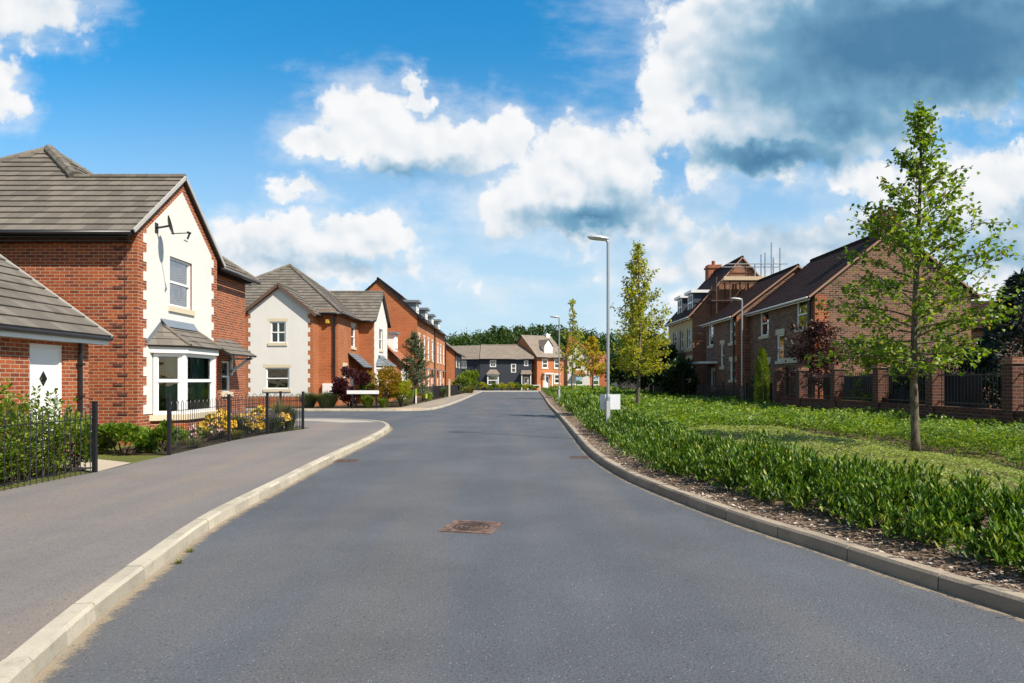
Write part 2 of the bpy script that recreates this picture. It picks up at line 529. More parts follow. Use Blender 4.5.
def mannhole_mat():
    m, nt, bs = new_mat('rusty_manhole_iron')
    oc = coords(nt, 'Object')
    ln = nt.V('LENGTH', oc)
    n = nt.noise(oc, 9, 6, .7); n2 = nt.noise(oc, 45, 3, .7)
    c = nt.mix(nt.step(n, .35, .65), (.085, .05, .04), (.22, .135, .10))
    c = nt.mix(nt.step(n2, .5, .7, 0, .6), c, (.06, .04, .034))
    # darker concentric bands that bring out the ring pattern
    rg = nt.M('FRACT', nt.M('DIVIDE', ln, .05))
    rm = nt.M('MULTIPLY', nt.M('GREATER_THAN', rg, .55), nt.M('LESS_THAN', ln, .225))
    c = nt.mix(nt.M('MULTIPLY', rm, .75), c, (.035, .028, .025))
    nt.put(bs.inputs['Base Color'], c); bs.inputs['Roughness'].default_value = .8
    nt.put(bs.inputs['Normal'], nt.bump(n2, .004, .8))
    return m


M['manhole'] = mannhole_mat()
# ------------------------------------------------------------------ building helpers
class Face:
    """a vertical wall plane: O a point on it, N outward; a = coordinate along U, n = outward offset"""
    def __init__(s, O, N):
        s.O = Vector((O[0], O[1], 0)); s.N = Vector((N[0], N[1], 0)).normalized()
        s.U = Vector((-s.N.y, s.N.x, 0))

    def p(s, a, z, n=0.0):
        q = s.O + s.U * a + s.N * n
        return (q.x, q.y, z)

    def box(s, mb, a0, a1, z0, z1, n0, n1, mi=0):
        P = [s.p(a0, z0, n1), s.p(a1, z0, n1), s.p(a1, z0, n0), s.p(a0, z0, n0), s.p(a0, z1, n1), s.p(a1, z1, n1), s.p(a1, z1, n0), s.p(a0, z1, n0)]
        mb.hexa(P, mi)


def axis_face(kind, c):
    """'E': x = c facing +x, a = y;  'S': y = c facing the camera, a = x;  'W': x = c facing -x, a = -y"""
    return {'E': Face((c, 0), (1, 0)), 'S': Face((0, c), (0, -1)), 'W': Face((c, 0), (-1, 0)), 'N': Face((0, c), (0, 1))}[kind]


def wall(mb, F, a0, a1, z0, z1, holes=(), rev=.12, mi=0, n=0.0):
    hs = [h for h in holes if h[1] > a0 and h[0] < a1]
    xs = sorted({a0, a1, *[min(max(v, a0), a1) for h in hs for v in h[:2]]})
    zs = sorted({z0, z1, *[min(max(v, z0), z1) for h in hs for v in h[2:4]]})
    for i in range(len(xs) - 1):
        for j in range(len(zs) - 1):
            cx = (xs[i] + xs[i + 1]) / 2; cz = (zs[j] + zs[j + 1]) / 2
            if any(h[0] < cx < h[1] and h[2] < cz < h[3] for h in hs): continue
            mb.poly([F.p(xs[i], zs[j], n), F.p(xs[i + 1], zs[j], n), F.p(xs[i + 1], zs[j + 1], n), F.p(xs[i], zs[j + 1], n)], mi)
    for h in hs:
        a, b, c, d = h[:4]
        for (p, q) in (((a, c), (a, d)), ((b, d), (b, c)), ((a, d), (b, d)), ((b, c), (a, c))):
            mb.poly([F.p(p[0], p[1], n), F.p(q[0], q[1], n), F.p(q[0], q[1], -rev), F.p(p[0], p[1], -rev)], mi)


def window(parent, F, a0, a1, z0, z1, style='sash', sill=True, lintel=None, fw=.06, n=-.04, curtain=None, sillmat=None, mid=.5, frame_mat=None, glass='glass'):
    mb = MB(); d0, d1 = n - .06, n
    F.box(mb, a0, a1, z0, z0 + fw, d0, d1); F.box(mb, a0, a1, z1 - fw, z1, d0, d1)
    F.box(mb, a0, a0 + fw, z0 + fw, z1 - fw, d0, d1); F.box(mb, a1 - fw, a1, z0 + fw, z1 - fw, d0, d1)
    zm = z0 + (z1 - z0) * mid; am = (a0 + a1) / 2
    if style in ('sash', 'bars', 'cross', 'wide'):
        F.box(mb, a0 + fw, a1 - fw, zm - fw * .45, zm + fw * .45, d0 + .005, d1 + .004)
    if style == 'bars':
        for (lo, hi) in ((z0 + fw, zm - fw * .45), (zm + fw * .45, z1 - fw)):
            F.box(mb, am - .012, am + .012, lo, hi, d0 + .01, d1 - .012)
    if style == 'cross':
        for (lo, hi) in ((z0 + fw, zm - fw * .45), (zm + fw * .45, z1 - fw)):
            F.box(mb, am - .03, am + .03, lo, hi, d0 + .005, d1 + .002)
    if style == 'casement':
        F.box(mb, am - .035, am + .035, z0 + fw, z1 - fw, d0 + .005, d1 + .004)
    # inner sash beads, a little back from the frame
    bw = .03
    for (x0, x1, y0, y1) in ((a0 + fw, a0 + fw + bw, z0 + fw, z1 - fw), (a1 - fw - bw, a1 - fw, z0 + fw, z1 - fw)):
        F.box(mb, x0, x1, y0, y1, d0 + .008, d1 - .02)
    w = mb.build('window', frame_mat or M['upvc'], parent)
    g = MB(); pn = n - .045
    g.poly([F.p(a0 + fw * .6, z0 + fw * .6, pn), F.p(a1 - fw * .6, z0 + fw * .6, pn), F.p(a1 - fw * .6, z1 - fw * .6, pn), F.p(a0 + fw * .6, z1 - fw * .6, pn)])
    g.build('pane', M[glass], w)
    if sill:
        s = MB(); F.box(s, a0 - .09, a1 + .09, z0 - .14, z0 - .003, -.03, .06)
        s.build('sill', sillmat or M['stone'], w)
    if lintel:
        s = MB(); F.box(s, a0 - .11, a1 + .11, z1 + .003, z1 + lintel, -.03, .018)
        s.build('lintel', M['stone'], w)
    if curtain:
        c = MB(); cn = n - .22
        for (lo, hi) in curtain[1]:
            k = max(3, int((hi - lo) * (a1 - a0) / .04)); base = len(c.v)
            for i in range(k + 1):
                a = a0 + (a1 - a0) * (lo + (hi - lo) * i / k); wv = cn + .035 * math.sin(i * 1.9)
                c.v.append(F.p(a, z0 + .02, wv)); c.v.append(F.p(a, z1, wv))
            for i in range(k):
                c.f.append((base + 2 * i, base + 2 * i + 2, base + 2 * i + 3, base + 2 * i + 1)); c.m.append(0)
        c.build('curtain', M[curtain[0]], w)
    return w


def clip_poly(P, k, lim, keep_above):
    out = []
    for i in range(len(P)):
        a, b = P[i], P[(i + 1) % len(P)]
        ia = a[k] >= lim if keep_above else a[k] <= lim
        ib = b[k] >= lim if keep_above else b[k] <= lim
        if ia: out.append(a)
        if ia != ib:
            t = (lim - a[k]) / (b[k] - a[k])
            out.append(tuple(a[j] + (b[j] - a[j]) * t for j in range(2)))
    return out


def tiles(mb, pts, pitch=.32, lip=.032, th=.06, mi=0, ui=1):
    """a roof slope laid in real courses: each course is a wedge whose lower lip stands proud"""
    pts = [Vector(p) for p in pts]
    n = Vector((0, 0, 0))
    for i in range(len(pts)):
        a, b = pts[i], pts[(i + 1) % len(pts)]
        n += Vector(((a.y - b.y) * (a.z + b.z), (a.z - b.z) * (a.x + b.x), (a.x - b.x) * (a.y + b.y)))
    n.normalize()
    if n.z < 0: n = -n; pts.reverse()
    t = Vector((0, 0, 1)).cross(n).normalized(); s = n.cross(t)
    if s.z < 0: s = -s; t = -t
    o = min(pts, key=lambda p: p.dot(s))
    P2 = [((p - o).dot(t), (p - o).dot(s)) for p in pts]
    vmax = max(p[1] for p in P2); k = 0
    toff = o.dot(t)
    while k * pitch < vmax - 1e-4:
        v0, v1 = k * pitch, min((k + 1) * pitch, vmax)
        q = clip_poly(clip_poly(P2, 1, v0, True), 1, v1, False)
        if len(q) >= 3:
            H = lambda v: lip * (1 - (v - v0) / pitch) + .004
            w3 = lambda c, h: o + t * c[0] + s * c[1] + n * h
            mb.poly([w3(c, H(c[1])) for c in q], mi, [(c[0] + toff, c[1]) for c in q])
            low = sorted([c for c in q if c[1] < v0 + 1e-4])
            if len(low) >= 2:
                a, b = low[0], low[-1]
                mb.poly([w3(a, -.004), w3(b, -.004), w3(b, H(v0)), w3(a, H(v0))], mi, [(a[0] + toff, v0 + .1), (b[0] + toff, v0 + .1), (b[0] + toff, v0 + .16), (a[0] + toff, v0 + .16)])
        k += 1
    mb.poly([p - n * th for p in reversed(pts)], ui)
    for i in range(len(pts)):
        a, b = pts[i], pts[(i + 1) % len(pts)]
        mb.poly([a - n * th, b - n * th, b + n * .004, a + n * .004], ui)


def ridge(mb, a, b, r=.1, mi=0):
    """half-round ridge or hip tiles, butted with small steps"""
    a, b = Vector(a), Vector(b); L = (b - a).length; k = max(1, int(L / .45)); d = (b - a) / k
    for i in range(k):
        p = a + d * i
        mb.tube([p, p + d * .985], [r, r * .93], 8, mi)


def verge(mb, a, b, w=.05, h=.16, mi=0):
    mb.beam(a, b, w, h, mi)


def gutter(parent, a, b, mat=None, fascia=True, r=.055):
    """half-round gutter along an eave"""
    mb = MB(); mb.tube([a, b], r, 8)
    mb.build('gutter', mat or M['black'], parent, smooth=True)


def downpipe(parent, x, y, z0, z1, r=.038):
    mb = MB(); mb.tube([(x, y, z0), (x, y, z1)], r, 8)
    for z in (z0 + .6, (z0 + z1) / 2, z1 - .5): mb.box(x - .055, x + .055, y - .055, y + .055, z, z + .04)
    mb.build('downpipe', M['black'], parent, smooth=False)


def fascia(parent, a, b, h=.18, w=.03, mat=None):
    mb = MB(); mb.beam(a, b, w, h); mb.build('fascia', mat or M['paint_white'], parent)


def render_panel(F, a0, a1, z0, ze, za, holes, proud=.014, tooth=(.20, .32), course=.225, band=.22):
    """rendered field laid over a brick gable, toothed against brick quoins and stopping short of the verge"""
    mb = MB(); am = (a0 + a1) / 2; sl = (za - ze) / (am - a0)
    zs = {z0}
    k = 0
    while z0 + k * course < ze: zs.add(z0 + k * course); k += 1
    zs.add(ze)
    ztop = za - band * math.sqrt(1 + sl * sl)
    for h in holes: zs.update(h[2:4])
    zs.add(ztop)
    zs = sorted(z for z in zs if z0 <= z <= ztop)
    for j in range(len(zs) - 1):
        zl, zh = zs[j], zs[j + 1]
        if zh - zl < 1e-4: continue
        zc = (zl + zh) / 2

        def lim(z):
            if zc < ze:
                i = tooth[int((zc - z0) / course) % 2]
                s = band * math.sqrt(1 + 1 / sl / sl)
                lo = a0 + i
                if z > ze - 99:
                    lo = max(lo, a0 + (z - ze) / sl + s * .0)
                return lo, a1 - (lo - a0)
            off = (z - ze) / sl + band * math.sqrt(1 + 1 / (sl * sl))
            return a0 + off, a1 - off
        l0, r0 = lim(zl); l1, r1 = lim(zh)
        cuts = sorted([h for h in holes if h[2] < zc < h[3]])
        segs = []; cl0, cl1 = l0, l1
        for h in cuts:
            segs.append((cl0, h[0], cl1, h[0])); cl0 = cl1 = h[1]
        segs.append((cl0, r0, cl1, r1))
        for (p0, q0, p1, q1) in segs:
            if q0 - p0 < .005: continue
            q1 = max(q1, p1 + .0005)
            P = [F.p(p0, zl, proud), F.p(q0, zl, proud), F.p(q0, zl, -.02), F.p(p0, zl, -.02), F.p(p1, zh, proud), F.p(q1, zh, proud), F.p(q1, zh, -.02), F.p(p1, zh, -.02)]
            mb.hexa(P)
    return mb


# ------------------------------------------------------------------ leaves
def nrmz(a):
    return a / np.maximum(np.linalg.norm(a, axis=1, keepdims=True), 1e-9)


def rand_dirs(n, zmin=-1, zmax=1):
    z = rng.uniform(zmin, zmax, n); a = rng.uniform(0, 2 * np.pi, n); r = np.sqrt(1 - z * z)
    return np.stack([r * np.cos(a), r * np.sin(a), z], 1)


def leaf_geo(pos, dirs, L, W, fold=.12, nrm=None, curl=.0):
    """each leaf: a four-point blade folded on its midrib, two triangles"""
    n = len(pos); L = np.broadcast_to(L, (n,))[:, None]; W = np.broadcast_to(W, (n,))[:, None]
    dirs = nrmz(dirs)
    if nrm is None: nrm = rand_dirs(n, .0, 1)
    side = np.cross(dirs, nrm); bad = np.linalg.norm(side, axis=1) < 1e-3
    side[bad] = np.cross(dirs[bad], np.array([[1, .3, .2]]))
    side = nrmz(side); up = np.cross(side, dirs)
    base = pos; tip = pos + dirs * L - up * L * curl
    mid = pos + dirs * L * .48
    l = mid + side * W / 2 + up * W * fold; r = mid - side * W / 2 + up * W * fold
    V = np.stack([base, r, tip, l], 1).reshape(-1, 3)
    i = np.arange(n)[:, None] * 4
    T = np.concatenate([i + np.array([[0, 1, 2]]), i + np.array([[0, 2, 3]])], 1).reshape(-1, 3)
    return V, T


def merge_geo(gs):
    V = []; T = []; o = 0
    for v, t in gs:
        V.append(v); T.append(t + o); o += len(v)
    return np.concatenate(V), np.concatenate(T)


def geo_obj(name, V, T, mats, parent=None, loc=None, mi=None, kind=None):
    me = bpy.data.meshes.new(name); nt = len(T)
    me.vertices.add(len(V)); me.vertices.foreach_set('co', np.ascontiguousarray(V, dtype=np.float32).ravel())
    me.loops.add(nt * 3); me.loops.foreach_set('vertex_index', np.ascontiguousarray(T, dtype=np.int32).ravel())
    me.polygons.add(nt); me.polygons.foreach_set('loop_start', np.arange(0, nt * 3, 3, dtype=np.int32))
    if not isinstance(mats, (list, tuple)): mats = [mats]
    for m in mats: me.materials.append(m)
    if mi is not None: me.polygons.foreach_set('material_index', np.ascontiguousarray(mi, dtype=np.int32))
    me.update(calc_edges=True); me.validate()
    o = bpy.data.objects.new(name, me); COL.objects.link(o)
    if parent is not None: o.parent = parent
    elif loc is not None: o.location = loc
    if kind: o['kind'] = kind
    return o


def blob_points(n, rx, ry, rz, clumps=9, spread=.42, shell=.55):
    """points gathered in clumps over an ellipsoid, for a broken outline"""
    c = rand_dirs(clumps, -.75, 1) * rng.uniform(shell, .85, (clumps, 1))
    k = rng.integers(0, clumps, n)
    p = c[k] + nrmz(rng.normal(size=(n, 3))) * (rng.uniform(0, 1, (n, 1)) ** .5) * spread * rng.uniform(.6, 1.15, (clumps, 1))[k]
    return p * np.array([[rx, ry, rz]])


def shrub(name, label, cat, loc, rx, ry, h, n, L, W, mat, group=None, clumps=10, stems=7, up=.5, spread=.42, bark='barkdark', zbase=.0, flowers=None):
    """a bush of real leaves on stems that fork from the ground"""
    t = thing(name, label, cat, loc, group=group, local=True)
    rz = h / 2 * .92
    p = blob_points(n, rx, ry, rz, clumps, spread) + np.array([[0, 0, h * .52 + zbase]])
    p[:, 2] = np.abs(p[:, 2] - .03) + .03
    out = nrmz(p - np.array([[0, 0, h * .3]]))
    d = nrmz(out + rand_dirs(n) * .8 + np.array([[0, 0, up]]))
    V, T = leaf_geo(p, d, rng.uniform(.7, 1.2, n) * L, rng.uniform(.8, 1.2, n) * W, nrm=nrmz(rand_dirs(n, .1, 1) + np.array([[0, 0, .8]])))
    geo_obj('foliage', V, T, mat, t)
    mb = MB()
    for i in range(stems):
        q = p[rng.integers(0, n)]
        a = Vector((q[0] * .12, q[1] * .12, 0)); b = Vector((q[0] * .45, q[1] * .45, q[2] * .5)); c = Vector(q)
        r = .012 + .012 * h
        mb.tube([a, b, c], [r, r * .7, r * .3], 5, cap=False)
    mb.build('stems', M[bark], t, smooth=True)
    if flowers:
        fm, fn, fs = flowers
        k = rng.integers(0, n, fn); fp = p[k] + out[k] * .06
        fp = fp[fp[:, 2] > h * .35]
        g = []
        for j in range(5):
            a = j * 1.2566
            if j == 0:
                fn_ = nrmz(rand_dirs(len(fp), .1, 1) + np.array([[.35, -.7, .2]]))
                ua = nrmz(np.cross(fn_, np.array([[.3, .2, 1.]]))); ub = np.cross(fn_, ua)
            dd = ua * np.cos(a) + ub * np.sin(a) + fn_ * .25
            g.append(leaf_geo(fp + fn_ * .02, dd, fs, fs * .75, nrm=fn_))
        V, T = merge_geo(g); geo_obj('blossom', V, T, fm, t)
    return t


def stem_shrub(name, label, cat, loc, rx, ry, h, stems, lps, L, W, mat, group=None):
    """a loose upright shrub: many thin stems from the ground, leafy along their whole length"""
    t = thing(name, label, cat, loc, group=group, local=True)
    mb = MB(); P = []; D = []
    for i in range(stems):
        a = rng.uniform(0, 2 * np.pi); s = rng.uniform(0, 1) ** .5
        b = np.array([np.cos(a) * rx * s * .75, np.sin(a) * ry * s * .9, 0.])
        hh = h * rng.uniform(.55, 1.08) * (1.05 - .3 * s)
        e = b + np.array([np.cos(a) * rx * .4 * s + rng.normal() * .1, np.sin(a) * ry * .25 * s + rng.normal() * .1, hh])
        m = (b + e) / 2 + rng.normal(size=3) * .04
        mb.tube([tuple(b), tuple(m), tuple(e)], [.008, .006, .003], 4, cap=False)
        k = int(lps * hh / h)
        u = rng.uniform(.06, 1.02, k)[:, None]
        q = b * (1 - u) ** 2 + 2 * m * u * (1 - u) + e * u ** 2
        d = rand_dirs(k, -.3, .9)
        P.append(q + d * rng.uniform(.0, .11, (k, 1)) * (1.15 - .6 * u)); D.append(d + np.array([[0, 0, .35]]))
    P = np.concatenate(P); D = np.concatenate(D); P[:, 2] = np.abs(P[:, 2]) + .02; n = len(P)
    V, T = leaf_geo(P, D, rng.uniform(.6, 1.2, n) * L, rng.uniform(.7, 1.2, n) * W, nrm=nrmz(rand_dirs(n, .1, 1) + np.array([[0, 0, .7]])))
    geo_obj('foliage', V, T, mat, t); mb.build('stems', M['barkdark'], t, smooth=True)
    return t


def tuft(name, label, cat, loc, r, h, n, W, mat, group=None, tip=None, arch=.6):
    """a clump of arching blades; tip = (material, share) gives flower spikes"""
    t = thing(name, label, cat, loc, group=group, local=True)
    a = rng.uniform(0, 2 * np.pi, n); s = rng.uniform(0, 1, n) ** .7
    base = np.stack([np.cos(a) * r * .3 * s, np.sin(a) * r * .3 * s, np.zeros(n)], 1)
    out = np.stack([np.cos(a), np.sin(a), np.zeros(n)], 1)
    hh = h * rng.uniform(.6, 1.05, n)
    m1 = base + out * (r * .35 * s)[:, None] + np.stack([np.zeros(n), np.zeros(n), hh * .65], 1)
    e = base + out * (r * s)[:, None] + np.stack([np.zeros(n), np.zeros(n), hh * (1 - arch * .45 * s)], 1)
    sd = np.stack([-np.sin(a), np.cos(a), np.zeros(n)], 1) * W / 2
    V = np.stack([base - sd, base + sd, m1 + sd * .8, m1 - sd * .8, e], 1).reshape(-1, 3)
    i = np.arange(n)[:, None] * 5
    T = np.concatenate([i + np.array([[0, 1, 2]]), i + np.array([[0, 2, 3]]), i + np.array([[3, 2, 4]])], 1).reshape(-1, 3)
    geo_obj('foliage', V, T, mat, t)
    if tip:
        k = rng.choice(n, int(n * tip[1]), replace=False)
        g = []
        for j in range(tip[3] if len(tip) > 3 else 3):
            q = e[k] + rng.normal(size=(len(k), 3)) * tip[2] * .35 + np.array([[0, 0, .02 + .03 * j]])
            g.append(leaf_geo(q, rand_dirs(len(k), -.2, 1), tip[2], tip[2] * .8))
        V, T = merge_geo(g); geo_obj('blossom', V, T, tip[0], t)
    return t


def tree(name, label, loc, H, c0, rad, tr, nb, L, W, mat, prof, group=None, twigs=6, lpt=14, lean=0.0, elev=(20, 55), bark='bark', top=1.0, seed=1, multi=1, cat='tree', droop=.15, tuft_top=40, skip=None):
    """tapered trunk with limbs and twigs, leaves carried on the twigs"""
    rs = np.random.default_rng(seed)
    t = thing(name, label, cat, loc, group=group, local=True)
    mb = MB()
    ph = rs.uniform(0, 6)
    def axis(z):
        k = z / H
        return Vector((lean * k + .045 * H * .15 * math.sin(ph + k * 5), .04 * H * .15 * math.cos(ph * 1.7 + k * 4.2), z))
    zs = [H * i / 14 for i in range(15)]
    tp = [axis(z) for z in zs]
    rr = [tr * (1.25 if i == 0 else 1) * (1 - .9 * (z / H)) + .006 for i, z in enumerate(zs)]
    mb.tube(tp, rr, 10)
    P = []; D = []
    for i in range(nb):
        k = ((i + rs.uniform(.1, .9)) / nb) ** 1.12
        z = c0 + (H * top - c0) * k
        a = i * 2.39996 + rs.uniform(-.5, .5)
        ln = rad * prof(k) * rs.uniform(.7, 1.15)
        if skip and skip(k, a): continue
        el = R(elev[0] + (elev[1] - elev[0]) * k + rs.uniform(-10, 10))
        d = Vector((math.cos(a) * math.cos(el), math.sin(a) * math.cos(el), math.sin(el)))
        b0 = axis(z); pts = [b0]; q = b0.copy(); dd = d.copy()
        for s in range(4):
            dd = (dd + Vector((rs.normal() * .13, rs.normal() * .13, rs.normal() * .1 - droop * .3 * (s > 1) + .05))).normalized()
            q = q + dd * ln / 4; pts.append(q.copy())
        r0 = max(.007, tr * .32 * (1 - .7 * k))
        mb.tube(pts, [r0, r0 * .75, r0 * .55, r0 * .38, r0 * .2], 5, cap=False)
        nt_ = max(1, int(round(twigs * (.12 + .88 * ln / rad))))
        for j in range(nt_):
            u = .22 + .78 * (j + rs.uniform(0, 1)) / nt_
            f = u * 4; m = min(3, int(f)); bp = pts[m].lerp(pts[m + 1], f - m)
            td = (dd + Vector(rs.normal(size=3)) * .75).normalized(); td.z = td.z * .6 + .1
            tl = rs.uniform(.5, 1.0) * min(.55, ln * .42 + .08)
            e = bp + td * tl
            mb.tube([bp, e], [.005 + r0 * .15, .003], 4, cap=False)
            m_ = max(3, int(lpt * rs.uniform(.6, 1.3)))
            for w in range(m_):
                g = bp.lerp(e, (w + .5) / m_ * 1.1) + Vector(rs.normal(size=3)) * .05
                P.append(g); D.append(td * .4 + Vector(rs.normal(size=3)) * .7 + Vector((0, 0, -.25)))
    for w in range(tuft_top):
        P.append(axis(H) + Vector(rs.normal(size=3)) * Vector((.10, .10, .16)).length * .6 - Vector((0, 0, .15))); D.append(Vector(rs.normal(size=3)))
    P = np.array([tuple(p) for p in P]); D = np.array([tuple(p) for p in D]); n = len(P)
    V, T = leaf_geo(P, D, rs.uniform(.65, 1.2, n) * L, rs.uniform(.75, 1.2, n) * W, nrm=nrmz(rand_dirs(n, 0, 1) + np.array([[0, 0, .6]])), fold=.15, curl=.15)
    mb.build('trunk', M[bark], t, smooth=True)
    geo_obj('crown', V, T, mat, t)
    return t


def big_tree(name, label, loc, H, rx, ry, n, L, mat, group=None, c0=.25, clumps=26, cat='tree', seed=3):
    """broad dense tree seen from far: trunk, limbs, crown of leaf clumps"""
    t = thing(name, label, cat, loc, group=group, local=True)
    mb = MB(); mb.tube([(0, 0, 0), (.1, 0, H * .35), (0, .1, H * .8)], [H * .03, H * .022, H * .008], 8)
    rz = H * (1 - c0) / 2
    p = blob_points(n, rx, ry, rz, clumps, .36, .5) + np.array([[0, 0, H * c0 + rz]])
    for i in range(9):
        q = p[rng.integers(0, n)]
        mb.tube([(0, 0, H * .3), tuple(q * np.array([.5, .5, .8])), tuple(q)], [H * .012, H * .008, H * .003], 5, cap=False)
    d = nrmz(p - np.array([[0, 0, H * .4]])) + rand_dirs(n) * .8
    V, T = leaf_geo(p, d, rng.uniform(.6, 1.3, n) * L, rng.uniform(.6, 1.1, n) * L * .7, nrm=nrmz(rand_dirs(n, 0, 1) + np.array([[0, 0, .7]])))
    mb.build('trunk', M['barkdark'], t, smooth=True)
    geo_obj('crown', V, T, mat, t)
    return t
# ------------------------------------------------------------------ camera, light, sky
cam = bpy.data.cameras.new('camera'); cam_o = bpy.data.objects.new('camera', cam); COL.objects.link(cam_o)
cam_o.location = (0, 0, CAM_H); cam_o.rotation_euler = (R(90), 0, 0)
cam.sensor_width = 36; cam.lens = 24.01; cam.shift_y = 0.0376; cam.clip_end = 6000; cam.clip_start = .05
scene.camera = cam_o
SUN_EL, SX, SY = R(47), .80, -.60
sun = bpy.data.lights.new('sun', 'SUN'); sun.energy = 5.0; sun.angle = R(.5); sun.color = (1.0, .92, .80)
sun_o = bpy.data.objects.new('sun', sun); COL.objects.link(sun_o)
sdir = Vector((SX * math.cos(SUN_EL), SY * math.cos(SUN_EL), math.sin(SUN_EL)))
sun_o.rotation_euler = sdir.to_track_quat('Z', 'Y').to_euler(); sun_o.location = (30, -30, 60)
vs = scene.view_settings
vs.view_transform = 'Standard'; vs.look = 'None'; vs.exposure = 0.5; vs.gamma = 1.0; vs.use_curve_mapping = False

# clouds: (centre u, v, radius u, radius v, weight); u, v = azimuth and height tangents * 6.83 (v up)
CLOUDS = [
    (-4.9, 3.72, .80, .36, 1), (-5.2, 2.95, .36, .42, .9),
    (-1.42, 2.55, .62, .48, 1), (-.92, 2.35, .75, .42, 1), (-1.92, 2.40, .42, .22, .9), (-1.0, 2.85, .15, .22, .85), (-.45, 2.3, .5, .38, 1),
    (-.02, 2.40, .30, .38, 1), (.75, 2.10, .82, .55, 1.1), (.25, 1.80, .75, .45, 1.05), (1.15, 2.15, .50, .45, 1.0), (.75, 1.62, .85, .30, 1), (-2.15, 1.88, .34, .12, .75),
    (-2.30, 1.46, .75, .30, 1), (-1.50, 1.44, .70, .24, .95), (-2.6, 1.15, .8, .32, .8), (-1.7, 1.1, .8, .22, .6),
    (1.72, 3.2, .48, .75, 1.1), (1.62, 2.6, .36, .45, 1.0), (2.3, 3.35, 1.0, .9, 1.2), (3.7, 3.4, 2.4, 1.05, 1.4), (2.4, 2.42, 1.1, .5, 1.1), (5.2, 3.6, 1.9, .85, 1.3), (3.1, 2.75, 1.6, .7, 1.2),
    (4.38, 2.78, .70, .30, .85), (2.1, 1.8, .75, .25, .6), (2.9, 1.5, 2.1, .62, .62), (4.75, 1.95, .7, .52, 1.0), (4.95, 1.35, .9, .7, .7), (3.6, 1.95, .8, .36, .6),
    (.55, 2.25, .5, .42, 1.15), (.95, 1.85, .7, .5, 1.15), (.4, 2.0, .6, .5, 1.1), (1.35, 1.95, .35, .4, .9),
    (1.5, 1.05, 1.3, .2, .35), (.2, 1.0, 1.2, .10, .2), (-2.2, .75, 1.2, .25, .45), (3.2, .9, 2.2, .45, .5),
]
GAPS = [(2.6, 1.72, 1.1, .28, .75), (1.66, 2.1, .16, .5, .35), (4.6, 2.45, .7, .16, .6), (.1, 1.1, .9, .2, .5)]
DARK = [(4.1, 3.35, 2.5, .95, 1.15), (5.6, 3.75, 1.8, .65, .9), (2.75, 2.95, 1.0, .6, .55), (2.6, 2.24, 1.15, .26, .85), (3.3, 2.6, 1.1, .45, .6), (.72, 1.60, .85, .28, .78), (-1.0, 2.03, .9, .18, .5), (1.3, 1.75, .6, .2, .3), (-1.6, 1.2, .7, .12, .3), (3.0, 1.35, 2.2, .35, .34), (4.9, 1.3, .9, .3, .34), (5.15, 1.62, .4, .26, .6), (-2.2, 1.18, .8, .12, .2), (-4.9, 3.45, .5, .15, .15)]


